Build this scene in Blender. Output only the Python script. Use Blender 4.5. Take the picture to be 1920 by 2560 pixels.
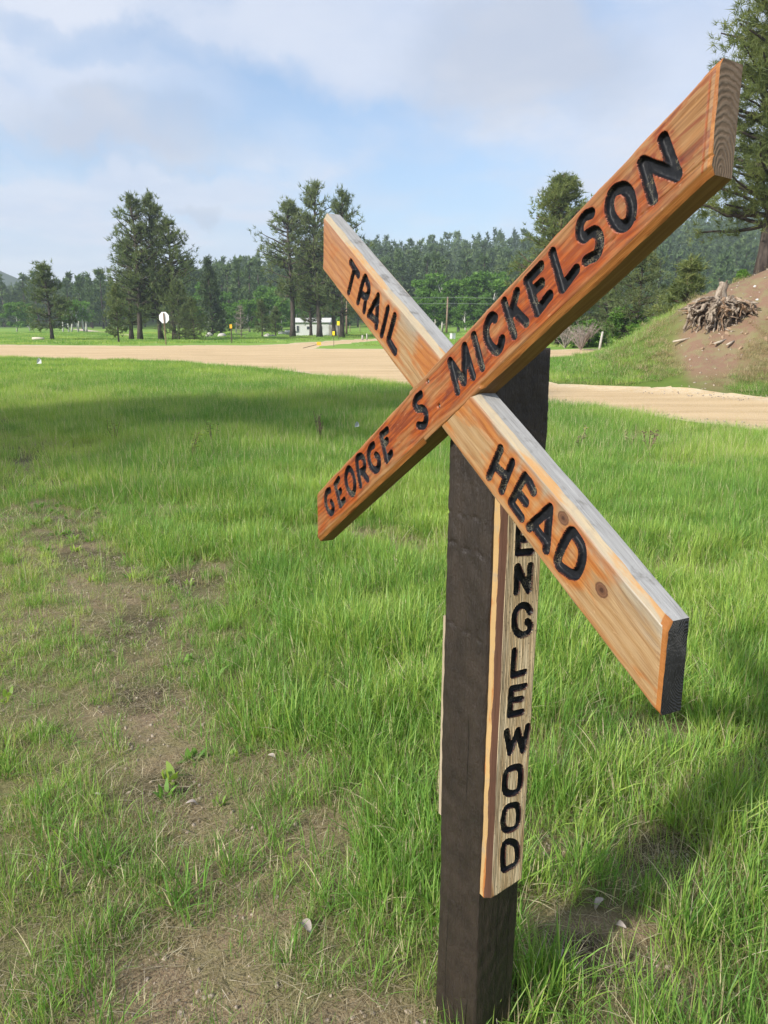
import bpy, math, random
import numpy as np
from mathutils import Vector, Matrix, noise as mnoise
R = math.radians
random.seed(7); RNG = np.random.default_rng(7)
for o in list(bpy.data.objects): bpy.data.objects.remove(o)
scn = bpy.context.scene
COL = scn.collection
# ------------------------------------------------------------------ camera
HC = 1.6; F_PX = 1843.9; PITCH = 0.24
cam = bpy.data.cameras.new('camera'); camo = bpy.data.objects.new('camera', cam); COL.objects.link(camo)
camo.location = (0, 0, HC); camo.rotation_euler = (R(90) - PITCH, 0, 0)
cam.sensor_fit = 'VERTICAL'; cam.sensor_height = 36; cam.lens = 36 * F_PX / 2560
cam.clip_start = 0.05; cam.clip_end = 6000
scn.camera = camo
# ------------------------------------------------------------------ light
SUN_DIR = Vector((-0.72, -0.62, 0.66)).normalized()      # towards the sun
sl = bpy.data.lights.new('sun', 'SUN'); sl.energy = 3.9; sl.angle = R(3.0); sl.color = (1, .94, .84)
so = bpy.data.objects.new('sun', sl); COL.objects.link(so)
so.rotation_euler = SUN_DIR.to_track_quat('Z', 'Y').to_euler()
W = bpy.data.worlds.new('World'); scn.world = W; W.use_nodes = True
scn.view_settings.view_transform = 'Standard'; scn.view_settings.look = 'None'
scn.view_settings.exposure = 0.85; scn.view_settings.gamma = 1; scn.view_settings.use_curve_mapping = False
scn.cycles.max_bounces = 6; scn.cycles.transparent_max_bounces = 8; scn.cycles.volume_bounces = 0
# ------------------------------------------------------------------ node helpers
class NT:
    def __init__(s, t): s.t = t; t.nodes.clear()
    def n(s, typ, **kw):
        nd = s.t.nodes.new(typ)
        for k, v in kw.items(): setattr(nd, k, v)
        return nd
    def set(s, sock, v):
        if isinstance(v, bpy.types.NodeSocket): s.t.links.new(v, sock)
        else:
            if hasattr(sock, 'default_value'):
                dv = sock.default_value
                if hasattr(dv, '__len__') and not hasattr(v, '__len__'): v = [v] * len(dv)
                if hasattr(dv, '__len__') and len(dv) == 4 and len(v) == 3: v = tuple(v) + (1,)
                sock.default_value = v
    def math(s, op, a, b=0.0, c=None, clamp=False):
        nd = s.n('ShaderNodeMath', operation=op, use_clamp=clamp); s.set(nd.inputs[0], a); s.set(nd.inputs[1], b)
        if c is not None: s.set(nd.inputs[2], c)
        return nd.outputs[0]
    def vmath(s, op, a, b=(0, 0, 0)):
        nd = s.n('ShaderNodeVectorMath', operation=op); s.set(nd.inputs[0], a)
        if op == 'SCALE': s.set(nd.inputs[3], b)
        else: s.set(nd.inputs[1], b)
        return nd.outputs[0]
    def sep(s, v):
        nd = s.n('ShaderNodeSeparateXYZ'); s.set(nd.inputs[0], v); return nd.outputs
    def comb(s, x, y, z):
        nd = s.n('ShaderNodeCombineXYZ')
        for i, q in enumerate((x, y, z)): s.set(nd.inputs[i], q)
        return nd.outputs[0]
    def noise(s, vec, scale=1, detail=4, rough=.55, dist=0.0, col=False):
        nd = s.n('ShaderNodeTexNoise'); s.set(nd.inputs['Vector'], vec); s.set(nd.inputs['Scale'], scale)
        s.set(nd.inputs['Detail'], detail); s.set(nd.inputs['Roughness'], rough); s.set(nd.inputs['Distortion'], dist)
        return nd.outputs[1 if col else 0]
    def vor(s, vec, scale=1, feature='F1', out=0):
        nd = s.n('ShaderNodeTexVoronoi', feature=feature); s.set(nd.inputs['Vector'], vec); s.set(nd.inputs['Scale'], scale)
        return nd.outputs[out]
    def mix(s, f, a, b, mode='MIX'):
        nd = s.n('ShaderNodeMix', data_type='RGBA', blend_type=mode)
        s.set(nd.inputs[0], f); s.set(nd.inputs[6], a); s.set(nd.inputs[7], b); return nd.outputs[2]
    def ramp(s, f, lo, hi, a=0.0, b=1.0, smooth=True):
        nd = s.n('ShaderNodeMapRange'); nd.interpolation_type = 'SMOOTHSTEP' if smooth else 'LINEAR'
        for i, q in enumerate((f, lo, hi, a, b)): s.set(nd.inputs[i], q)
        return nd.outputs[0]
    def attr(s, name, out='Fac'):
        nd = s.n('ShaderNodeAttribute', attribute_name=name); return nd.outputs[out]
    def bump(s, h, strength=.5, dist=.01, normal=None):
        nd = s.n('ShaderNodeBump'); s.set(nd.inputs['Height'], h); s.set(nd.inputs['Strength'], strength); s.set(nd.inputs['Distance'], dist)
        if normal is not None: s.set(nd.inputs['Normal'], normal)
        return nd.outputs[0]
    def bsdf(s, col, rough=.7, normal=None, spec=.5, trans=None, coat=None):
        nd = s.n('ShaderNodeBsdfPrincipled'); s.set(nd.inputs['Base Color'], col); s.set(nd.inputs['Roughness'], rough)
        s.set(nd.inputs['Specular IOR Level'], spec)
        if coat is not None: s.set(nd.inputs['Coat Weight'], coat); s.set(nd.inputs['Coat Roughness'], .25)
        if normal is not None: s.set(nd.inputs['Normal'], normal)
        out = nd.outputs[0]
        if trans is not None:
            tr = s.n('ShaderNodeBsdfTranslucent'); s.set(tr.inputs[0], trans[1])
            m = s.n('ShaderNodeMixShader'); s.set(m.inputs[0], trans[0]); s.t.links.new(out, m.inputs[1]); s.t.links.new(tr.outputs[0], m.inputs[2]); out = m.outputs[0]
        return out
    def out(s, surf=None, vol=None):
        o = s.n('ShaderNodeOutputMaterial')
        if surf is not None: s.t.links.new(surf, o.inputs[0])
        if vol is not None: s.t.links.new(vol, o.inputs[1])
def mat(name):
    m = bpy.data.materials.new(name); m.use_nodes = True; return m, NT(m.node_tree)
def pt(px, py, Y):
    """point at forward distance Y seen at photo position (px, py)"""
    dx = (px - 960) / F_PX; k = (py - 1280) / F_PX
    dy = math.cos(PITCH) - k * math.sin(PITCH); dz = -math.sin(PITCH) - k * math.cos(PITCH); s = Y / dy
    return Vector((dx * s, Y, HC + dz * s))
# ------------------------------------------------------------------ sky: Nishita with thin cloud layers
def build_world():
    t = NT(W.node_tree)
    sky = t.n('ShaderNodeTexSky'); sky.sky_type = 'NISHITA'; sky.sun_disc = False
    sky.sun_elevation = math.asin(SUN_DIR.z); sky.sun_rotation = math.atan2(SUN_DIR.x, SUN_DIR.y)
    sky.air_density = 1.0; sky.dust_density = 1.2; sky.ozone_density = 2.0
    g = t.n('ShaderNodeTexCoord').outputs['Generated']
    x, y, z = t.sep(g)
    zz = t.math('ADD', t.math('MAXIMUM', z, 0.0), .16)
    pl = t.comb(t.math('DIVIDE', x, zz), t.math('DIVIDE', y, zz), 0)
    p2 = t.vmath('MULTIPLY', pl, (1.0, 1.0, 1))
    n1 = t.noise(t.vmath('ADD', p2, (3.1, 7.7, 0)), .62, 7, .56, .35)
    n2 = t.noise(t.vmath('ADD', p2, (11.4, 2.2, 0)), 1.6, 7, .6, .2)
    n3 = t.noise(t.vmath('ADD', p2, (5.0, 9.0, 3)), .35, 3, .5)
    c = t.math('ADD', t.math('MULTIPLY', n1, .62), t.math('MULTIPLY', n2, .38))
    c = t.math('ADD', c, t.math('MULTIPLY', t.math('SUBTRACT', n3, .5), .35))
    veil = t.ramp(c, .40, .60, .26, .95)
    hor = t.ramp(z, .04, .30, .85, 0.0)                          # thin veil thickens towards the horizon
    # broad cloud masses, placed by direction
    wv = t.vmath('SCALE', t.vmath('SUBTRACT', t.noise(g, 5.5, 5, .6, col=True), (.5, .5, .5)), .16)
    wv = t.vmath('ADD', wv, t.vmath('SCALE', t.vmath('SUBTRACT', t.noise(g, 16, 5, .65, col=True), (.5, .5, .5)), .05)); gw = t.vmath('ADD', g, wv)
    def blob(px, py, rx, ry, soft=1.0):
        d = (pt(px, py, 10) - Vector((0, 0, HC))).normalized(); rt = d.cross(Vector((0, 0, 1))).normalized(); up = rt.cross(d)
        def dot(v):
            nd = t.n('ShaderNodeVectorMath', operation='DOT_PRODUCT'); t.set(nd.inputs[0], gw); t.set(nd.inputs[1], tuple(v)); return nd.outputs[1]
        a = t.math('DIVIDE', dot(rt), rx / F_PX); b = t.math('DIVIDE', dot(up), ry / F_PX); rr = t.math('ADD', t.math('MULTIPLY', a, a), t.math('MULTIPLY', b, b))
        return t.math('MULTIPLY', t.ramp(rr, 1.25, .15), t.math('GREATER_THAN', dot(d), 0))
    white = t.math('MAXIMUM', blob(300, 230, 330, 130), t.math('MAXIMUM', blob(60, 300, 300, 90), t.math('MAXIMUM', blob(900, 60, 560, 130), t.math('MAXIMUM', blob(1700, 250, 420, 260), blob(250, 480, 620, 80)))))
    dark = t.math('MAXIMUM', blob(1290, 160, 300, 150), t.math('MAXIMUM', blob(330, 330, 300, 80), t.math('MULTIPLY', blob(480, 528, 60, 22), .8)))
    blue = t.math('MAXIMUM', blob(640, 270, 300, 120), t.math('MAXIMUM', blob(1020, 500, 330, 110), t.math('MAXIMUM', blob(60, 385, 190, 45), blob(300, 120, 340, 50))))
    m = t.math('MAXIMUM', veil, hor); m = t.math('MAXIMUM', m, t.math('MULTIPLY', white, .85)); m = t.math('MAXIMUM', m, t.math('MULTIPLY', dark, .95)); m = t.math('MULTIPLY', m, t.math('SUBTRACT', 1, t.math('MULTIPLY', blue, .40)))
    shade = t.math('SUBTRACT', 1, t.math('MULTIPLY', dark, .15)); shade0 = t.ramp(t.noise(t.vmath('ADD', p2, (3.3, 7.45, .2)), .75, 6, .55, .3), .42, .66, 1.0, .80)
    cc = t.mix(t.ramp(n2, .35, .65), (3.85, 4.25, 5.15), (4.5, 4.75, 5.4))
    cc = t.vmath('SCALE', cc, shade)
    sk = t.vmath('MULTIPLY', sky.outputs[0], (1.0, 1.10, 1.15))
    col = t.mix(m, sk, cc)
    bg = t.n('ShaderNodeBackground'); t.set(bg.inputs[0], col); bg.inputs[1].default_value = .1
    o = t.n('ShaderNodeOutputWorld'); t.t.links.new(bg.outputs[0], o.inputs[0])
build_world()
# ------------------------------------------------------------------ object helpers
def tag(o, label=None, cat=None, group=None, kind=None, category=None):
    cat = cat or category
    for k, v in (('label', label), ('category', cat), ('group', group), ('kind', kind)):
        if v: o[k] = v
    return o
def empty(name, loc=(0, 0, 0), rz=0, **kw):
    o = bpy.data.objects.new(name, None); COL.objects.link(o); o.location = loc; o.rotation_euler = (0, 0, rz)
    o.empty_display_size = .2
    return tag(o, **kw)
def mesh(name, V, Fs, mats=(), midx=None, smooth=False, attrs=None):
    """V (n,3); Fs: one array or a list of arrays of faces with 3 or 4 corners"""
    if isinstance(Fs, np.ndarray): Fs = [Fs]
    Fs = [np.asarray(f, dtype=np.int32) for f in Fs if len(f)]
    me = bpy.data.meshes.new(name); V = np.asarray(V, dtype=np.float32)
    nl = sum(f.size for f in Fs); nf = sum(len(f) for f in Fs)
    me.vertices.add(len(V)); me.vertices.foreach_set('co', V.ravel())
    me.loops.add(nl); me.loops.foreach_set('vertex_index', np.concatenate([f.ravel() for f in Fs]))
    tot = np.concatenate([np.full(len(f), f.shape[1], np.int32) for f in Fs])
    st = np.concatenate([[0], np.cumsum(tot)[:-1]]).astype(np.int32)
    me.polygons.add(nf); me.polygons.foreach_set('loop_start', st); me.polygons.foreach_set('loop_total', tot)
    for m in mats: me.materials.append(m)
    if midx is not None: me.polygons.foreach_set('material_index', np.asarray(midx, dtype=np.int32))
    me.polygons.foreach_set('use_smooth', np.full(nf, bool(smooth)))
    for k, a in (attrs or {}).items():
        a = np.asarray(a, dtype=np.float32); at = me.attributes.new(k, 'FLOAT', 'POINT'); at.data.foreach_set('value', a)
    me.update(calc_edges=True); me.validate()
    return me
def link(name, me, parent=None, **kw):
    o = bpy.data.objects.new(name, me); COL.objects.link(o)
    if parent is not None: o.parent = parent
    return tag(o, **kw)
def tube(P, rad, sides=6, cap=True):
    P = np.asarray(P, float); n = len(P); rad = np.broadcast_to(rad, (n,)) if np.ndim(rad) else np.full(n, rad)
    T = np.gradient(P, axis=0); T /= np.linalg.norm(T, axis=1)[:, None] + 1e-9
    ref = np.array([0, 0, 1.]) if abs(T[0] @ np.array([0, 0, 1.])) < .9 else np.array([1., 0, 0])
    A = np.cross(T, ref); A /= np.linalg.norm(A, axis=1)[:, None] + 1e-9; B = np.cross(T, A)
    th = np.arange(sides) * 2 * np.pi / sides
    V = P[:, None] + rad[:, None, None] * (np.cos(th)[None, :, None] * A[:, None] + np.sin(th)[None, :, None] * B[:, None])
    V = V.reshape(-1, 3); i = np.arange(n - 1)[:, None] * sides; j = np.arange(sides)[None]; k = (j + 1) % sides
    Q = np.stack([i + j, i + k, i + sides + k, i + sides + j], -1).reshape(-1, 4); Fs = [Q]
    if cap:
        c = len(V); V = np.vstack([V, P[0], P[-1]]); jj = np.arange(sides); kk = (jj + 1) % sides
        Fs.append(np.stack([kk, jj, np.full(sides, c)], -1)); o = (n - 1) * sides
        Fs.append(np.stack([o + jj, o + kk, np.full(sides, c + 1)], -1))
    return V, Fs
def box(c, s, rz=0):
    c = np.array(c, float); s = np.array(s, float) / 2
    V = np.array([(x, y, z) for z in (-1, 1) for y in (-1, 1) for x in (-1, 1)], float) * s
    ca, sa = math.cos(rz), math.sin(rz); V = V @ np.array([[ca, sa, 0], [-sa, ca, 0], [0, 0, 1]])
    Q = np.array([(0, 2, 3, 1), (4, 5, 7, 6), (0, 1, 5, 4), (2, 6, 7, 3), (0, 4, 6, 2), (1, 3, 7, 5)])
    return V + c, [Q]
class MB:
    def __init__(s): s.V = []; s.F = {3: [], 4: []}; s.n = 0; s.A = []
    def add(s, VF, a=0.5):
        V, Fs = VF
        for f in Fs:
            f = np.asarray(f)
            if len(f): s.F[f.shape[1]].append(f + s.n)
        s.V.append(V); s.n += len(V); s.A.append(np.broadcast_to(np.asarray(a, float), (len(V),)))
    def mesh(s, name, mats=(), smooth=False, attr='rnd'):
        Fs = [np.concatenate(s.F[k]) for k in (3, 4) if s.F[k]]
        return mesh(name, np.concatenate(s.V), Fs, mats, None, smooth, {attr: np.concatenate(s.A)})
    def build(s, name, mats, parent=None, smooth=False, **kw):
        return link(name, s.mesh(name, mats if isinstance(mats, (list, tuple)) else [mats], smooth), parent, **kw)
# ------------------------------------------------------------------ terrain
def sstep(a, b, x):
    t = np.clip((x - a) / (b - a), 0, 1); return t * t * (3 - 2 * t)
_T = np.array([-.9, -.62, -.52, -.40, -.27, -.20, -.145, -.03, .02, .16, .24, .33, .42, .53, .9])
_HH = np.array([0, 0, 0, 1, 10, 14, 17, 23, 24, 25, 28, 33, 37, 41, 46.])
_MT = np.array([-9, .245, .27, .315, .345, .378, .41, .46, .498, .535, .60, .9, 9])
_MZ = np.array([0, 0, .30, .85, 1.32, 1.95, 2.62, 3.02, 3.4, 3.62, 3.9, 4.2, 4.2])
def fbm2(x, y, s, seed=0):
    r = np.zeros_like(x); a = 1.0; rs = np.random.RandomState(seed)
    for k in range(5):
        for _ in range(3):
            th = rs.rand() * 6.283; ph = rs.rand() * 6.283
            r = r + a * np.sin((x * math.cos(th) + y * math.sin(th)) * s + ph + 1.3 * np.sin((y * math.cos(th) - x * math.sin(th)) * s * .7 + ph))
        a *= .5; s *= 2.03
    return r / 3.4
def ground_z(x, y):
    x = np.asarray(x, float); y = np.asarray(y, float)
    b = np.interp(y, [-50, 8, 16, 24, 35, 48, 56, 100, 160, 220, 320], [-.17, -.17, -.05, .12, .25, .38, .5, .62, 1.6, 3.2, 6])
    t = np.where(y > 1, x / np.maximum(y, 1), 9 * np.sign(x))
    # embankment on the right
    mz = np.interp(t, _MT, _MZ); r0 = np.interp(t, [.25, .4, .52, .9], [21.5, 19.2, 18.3, 16]); rc = 25.5 + .6 * np.sin(x * .4)
    m = mz * sstep(r0 - .3, rc, y) * (1 - sstep(31, 39, y))
    m = m + np.where(m > .2, (.12 * fbm2(x, y, 1.1, 3) + .06 * fbm2(x, y, 3.7, 6)) * sstep(.2, 1, m), 0)
    # grassy rise behind the sign
    m = m + 3.4 * np.exp(-(((x - 24) / 9.0) ** 2 + ((y - 112) / 14) ** 2)) * (y > 60)
    h = np.interp(t, _T, _HH) * sstep(165, 400, y) + np.where(y > 400, (y - 400) * .02, 0)
    far = sstep(650, 1100, y) * (60 * np.exp(-((t + .56) / .10) ** 2) + 25)
    n = .018 * fbm2(x, y, 2.6, 1) * np.exp(-np.abs(y) / 25) + .05 * fbm2(x, y, .35, 2) * sstep(8, 30, y) * (m < .05) * (y < 200) + 2.0 * fbm2(x, y, .02, 5) * sstep(180, 300, y)
    return b + m + h + far + n
def gz(x, y): return float(ground_z(np.array([x]), np.array([y]))[0])
NEAR = [(-25.6, 41.7), (-20.0, 39.2), (-16.3, 37.8), (-12.5, 35.8), (-9.3, 34.3), (-6.0, 31.1), (-2.5, 26.3), (0.0, 22.4), (2.4, 18.9), (4.1, 17.2), (5.5, 14.8), (6.7, 12.8), (7.6, 10.7), (10.5, 5), (16, -6)]
ROAD1 = [(-70, 46), (-45, 43)] + NEAR + [(22, -6), (16, 6), (12.6, 13), (11.1, 16.4), (9.5, 18.2), (7.6, 20.2), (5.2, 22.4), (4.4, 27.3), (4.4, 33), (6, 37), (8.7, 39.2), (12.0, 39.4), (16, 39.2), (30, 38), (60, 36), (60, 50), (28.9, 52.5), (15.7, 51.7), (11.3, 51.0), (5.2, 51.7), (-.3, 52.5), (-4.8, 53.2), (-4.9, 55), (-3.7, 64.1), (-.9, 87.0), (1.6, 99), (4.5, 107), (2.2, 108.5), (-3.2, 98), (-6.9, 81.2), (-9.3, 67.7), (-11.5, 62.5), (-17.1, 59.4), (-25.7, 62.0), (-45, 64), (-80, 68)]
ROAD1 = np.array(ROAD1, float)
def poly_sd(x, y, P):
    """signed distance to a polygon, negative inside"""
    d = np.full(x.shape, 1e9); ins = np.zeros(x.shape, bool); n = len(P)
    for i in range(n):
        a, b = P[i], P[(i + 1) % n]; e = b - a; wx, wy = x - a[0], y - a[1]
        t = np.clip((wx * e[0] + wy * e[1]) / (e @ e), 0, 1); d = np.minimum(d, np.hypot(wx - e[0] * t, wy - e[1] * t))
        c = ((a[1] > y) != (b[1] > y)) & (x < (b[0] - a[0]) * (y - a[1]) / (b[1] - a[1] + 1e-12) + a[0]); ins ^= c
    return np.where(ins, -d, d)
def road_sd(x, y): return poly_sd(x, y, ROAD1) + .16 * fbm2(x, y, .9, 8) * np.clip(y / 20, .4, 3)
BARE = [(-.57, 1.67, .30, .16, .95), (-.03, 1.54, .25, .12, .8), (-.43, 1.89, .22, .16, .95), (-.3, 2.33, .25, .16, .7), (-.45, 2.75, .28, .18, .7), (-1.18, 3.28, .3, .25, .95), (-1.35, 2.9, .25, .12, .7),
        (-1.54, 4.27, .32, .45, .9), (-1.38, 5.08, .4, .5, .8), (-1.9, 7.4, .6, .5, .75), (-3.3, 6.9, .7, .6, .8), (-2.6, 5.9, .5, .4, .6), (-5.3, 10.6, 1.3, 1.2, .9), (-.39, 6.4, .7, .33, .85), (.13, 5.97, .5, .3, .9),
        (.63, 1.81, .22, .16, 1), (.8, 1.67, .2, .12, .8), (.52, 2.28, .2, .2, .6), (-1.13, 2.11, .12, .1, .6), (-2.2, 4.2, .3, .35, .6), (-4.2, 8.6, .7, .5, .5), (.5, 1.5, .2, .1, .7), (1.1, 3.0, .3, .25, .8), (.92, 2.2, .25, .18, .8), (1.6, 4.3, .5, .3, .6), (2.3, 5.2, .5, .3, .7), (.55, 2.9, .2, .2, .6), (3.6, 9.4, .9, .6, .6), (4.3, 12.0, 1.0, .5, .6), (5.6, 13.0, .8, .9, .5)]
DARK = [(-1.54, 4.2, .22, .45), (-1.22, 3.45, .2, .3), (-2.7, 6.3, .5, .25), (-4.3, 8.6, .7, .5), (1.1, 3.0, .25, .2), (.95, 2.2, .2, .15), (.6, 1.75, .2, .12), (2.3, 5.2, .4, .25), (-.9, 2.6, .2, .12), (-1.2, 1.75, .2, .1), (-3.4, 6.95, .75, .5), (-2.3, 5.6, .5, .35), (-7, 13.5, 1.2, 1.0), (-1.38, 5.08, .3, .3), (-5.3, 10.6, 1.0, .9), (-1.0, 1.9, .25, .12), (-1.8, 6.4, .5, .3)]  # darkened soil; the spot right beside the post paints in its shadow
def blobs(x, y, L):
    r = np.zeros_like(x)
    for q in L:
        s = q[4] if len(q) > 4 else 1; w = 1 + .35 * fbm2(x, y, 5.0 / max(q[2], .3), 11)
        r = np.maximum(r, s * np.clip(1.6 - 1.3 * (((x - q[0]) / q[2]) ** 2 + ((y - q[1]) / q[3]) ** 2) * w, 0, 1))
    return r
def lush(x, y):
    n = fbm2(x, y, 1.7, 21); b = blobs(x, y, BARE)
    tr = np.array([(-8.5, 16), (-5.4, 10.9), (-3.5, 7.1), (-2.35, 5.5), (-1.65, 4.4), (-1.2, 3.4), (-.85, 2.6), (-.5, 2.0), (-.4, 1.4)]); dt = np.full(x.shape, 99.)
    for i in range(len(tr) - 1):
        e = tr[i + 1] - tr[i]; u = np.clip(((x - tr[i][0]) * e[0] + (y - tr[i][1]) * e[1]) / (e @ e), 0, 1); dt = np.minimum(dt, np.hypot(x - tr[i][0] - e[0] * u, y - tr[i][1] - e[1] * u))
    wd = np.interp(y, [1.5, 5, 11], [.13, .26, .55]) * (1 + .5 * fbm2(x, y, 3.1, 17)); b = np.maximum(b, .80 * np.clip(1.5 - dt / np.maximum(wd, .02), 0, 1))
    l = 1.0 - b * (.80 + .17 * sstep(.9, 1.0, b))
    dryside = sstep(.3, -.9, x - .12 * (y - 2)) * (1 - sstep(5, 10, y)) * (1 - .8 * sstep(-.55, -.95, x) * (1 - sstep(2.6, 3.4, y)))      # the trodden side, left of the sign
    l = l * (1 - .28 * dryside * np.clip(.45 + .7 * n, 0, 1))
    return np.clip(l, 0, 1)
def soilred(x, y):
    """bare reddish earth on the upper part of the bank"""
    t = np.where(y > 1, x / np.maximum(y, 1), 0)
    return sstep(.36, .41, t + .02 * fbm2(x, y, 1.2, 4)) * sstep(.38, .62, (ground_z(x, y) - .15) / np.maximum(np.interp(t, _MT, _MZ), .3) + .10 * fbm2(x, y, .9, 9) + .45 * sstep(.36, .42, t) * (1 - sstep(.46, .5, t))) * (y > 18) * (y < 40)
def build_ground():
    ang = np.concatenate([np.arange(-180, -42, 3.), np.arange(-42, 42, .33), np.arange(42, 180, 3.)]); ang = R(1) * ang
    rad = np.concatenate([[0.0], np.geomspace(.5, 110, 640), np.geomspace(112, 1500, 180)[0:]]); rad = np.concatenate([rad, [3000]])
    Rr, Aa = np.meshgrid(rad, ang, indexing='ij'); x = Rr * np.sin(Aa); y = Rr * np.cos(Aa)
    sd = road_sd(x, y); e = .02 * (1 + Rr * .05)                  # pull grid corners near the verge onto it
    gx = (road_sd(x + e, y) - sd) / e; gy = (road_sd(x, y + e) - sd) / e; g2 = gx * gx + gy * gy + 1e-9
    cell = np.maximum(Rr * .0058, Rr * .0064) * .75; nr_ = (np.abs(sd) < cell) & (Rr > 3) & (np.abs(Aa) < R(44)) & (g2 > .2)
    x = np.where(nr_, x - sd * gx / g2, x); y = np.where(nr_, y - sd * gy / g2, y); sd = np.where(nr_, 0, sd); z = ground_z(x, y)
    z = z - np.where(sd < 0, .03 * sstep(0, -.5, sd), 0)
    nr, na = x.shape; idx = np.arange(nr * na).reshape(nr, na)
    a, b = idx[:-1, :], idx[1:, :]
    Q = np.stack([a, np.roll(a, -1, 1), np.roll(b, -1, 1), b], -1).reshape(-1, 4)
    V = np.stack([x, y, z], -1).reshape(-1, 3); S = sd.ravel()
    inr = S[Q].mean(1) < 0
    rough = np.clip(S, -3, 3)
    tq = np.where(y > 1, x / np.maximum(y, 1), 0); bank = .75 * sstep(.345, .42, tq + .03 * fbm2(x, y, .8, 14)) * sstep(.05, .45, z - .1) * (y > 17) * (y < 40)
    A = dict(lush=lush(x, y).ravel(), dark=blobs(x, y, DARK).ravel(), red=np.maximum(soilred(x, y), bank).ravel(), rsd=rough)
    def sub(sel):
        q = Q[sel]; u, inv = np.unique(q, return_inverse=True); return V[u], inv.reshape(q.shape), {k: v[u] for k, v in A.items()}
    for nm, sel, m in (('ground', ~inr, ground_mat()), ('gravel_road', inr, road_mat())):
        v, q, at = sub(sel); tag(link(nm, mesh(nm, v, q, [m], None, True, at)), kind='structure')
def ground_mat():
    m, t = mat('ground'); P = t.n('ShaderNodeNewGeometry').outputs['Position']
    L = t.attr('lush'); D = t.attr('dark'); Rd = t.attr('red')
    n1 = t.noise(P, 3, 6, .65); n2 = t.noise(P, 26, 5, .7); n3 = t.noise(P, .12, 4, .5); n4 = t.noise(P, 120, 3, .6)
    soil = t.mix(n2, (.155, .105, .07), (.31, .22, .15)); soil = t.mix(t.ramp(n1, .4, .65), soil, (.25, .19, .11))
    soil = t.mix(t.ramp(n4, .45, .7), soil, (.36, .29, .20)); soil = t.mix(t.math('MULTIPLY', D, .85), soil, (.045, .034, .024))
    thatch = t.mix(n2, (.09, .085, .035), (.21, .20, .09))
    gr = t.mix(n1, (.075, .12, .022), (.13, .19, .035))
    yy = t.sep(P)[1]
    gr = t.mix(t.ramp(yy, 5, 14), thatch, gr)
    far = t.mix(t.ramp(n3, .35, .65), (.15, .27, .045), (.21, .33, .06)); far = t.mix(t.ramp(n1, .3, .7), far, (.18, .29, .05))
    gr = t.mix(t.ramp(yy, 30, 50), gr, far)
    hill = t.mix(n1, (.03, .055, .02), (.06, .09, .03)); gr = t.mix(t.ramp(yy, 175, 215), gr, hill)
    gv = t.ramp(n1, .44, .60); soil = t.mix(t.math('MULTIPLY', gv, .45), soil, (.15, .16, .06)); dirt = t.ramp(t.noise(P, 9, 5, .7), .55, .68); soil = t.mix(t.math('MULTIPLY', dirt, .6), soil, (.10, .075, .05))
    c = t.mix(L, soil, gr)
    red = t.mix(n2, (.15, .09, .058), (.27, .175, .12)); red = t.mix(t.ramp(n1, .45, .6), red, (.21, .17, .095))
    c = t.mix(Rd, c, red)
    b = t.bump(t.math('ADD', n2, t.math('MULTIPLY', n4, .35)), .9, .02)
    t.out(t.bsdf(c, .95, b, .15)); return m
def road_mat():
    m, t = mat('gravel'); P = t.n('ShaderNodeNewGeometry').outputs['Position']
    Ps = t.vmath('MULTIPLY', P, (.22, 1, 1))
    n1 = t.noise(Ps, 1.1, 6, .65, .4); n2 = t.noise(P, 30, 4, .7); v = t.vor(P, 45)
    trk = t.noise(t.vmath('MULTIPLY', P, (.05, 1.6, 1)), 1, 4, .6, .6); n1 = t.math('ADD', t.math('MULTIPLY', n1, .5), t.math('MULTIPLY', trk, .5))
    c = t.mix(t.ramp(n1, .36, .64), (.46, .315, .155), (.62, .455, .25)); c = t.mix(t.ramp(n2, .4, .75), c, (.62, .50, .36))
    c = t.mix(t.ramp(v, .0, .5, .35, 0), c, (.25, .19, .14))
    e = t.ramp(t.attr('rsd'), -1.1, 0.1); e = t.math('MULTIPLY', e, t.ramp(t.noise(P, 6, 4, .7), .35, .6))
    c = t.mix(t.math('MULTIPLY', e, .55), c, (.60, .54, .42))
    b = t.bump(t.math('ADD', t.math('MULTIPLY', v, -1), n2), .8, .02)
    t.out(t.bsdf(c, .9, b, .2)); return m
build_ground()
# ------------------------------------------------------------------ the signpost
X0 = (0.1162, 1.51969, -0.11985)
AX = (0.44662, -0.69452, 0.56407)
AY = (-0.25943, 0.50283, 0.82453)
AN = (-0.85629, -0.51459, 0.04439)
BX = (0.40137, -0.76549, -0.50292)
BY = (0.27729, -0.42176, 0.86327)
BN = (-0.87293, -0.48594, 0.04298)
OB = (0.11909, 1.52142, -0.12)
PO = (0.21724, 1.44504, -0.12342)
PU = (0.51665, -0.85611, -0.01242)
PV = (0.00249, -0.013, 0.99991)
PN = (-0.85619, -0.51664, -0.00458)
OE = (0.28677, 1.45386, -0.12348)
ALPHA = 0.55806
BETA = 0.57088
WA = 0.11891
WB = 0.12197
T = 0.04798
EA = (-0.5726, 0.5851)
EB = (-0.5844, 0.5942)
POSTW = (0.1486, 0.1414)
EBD = (0.0111, 0.1059, 0.0284, -1.1484)
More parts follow.
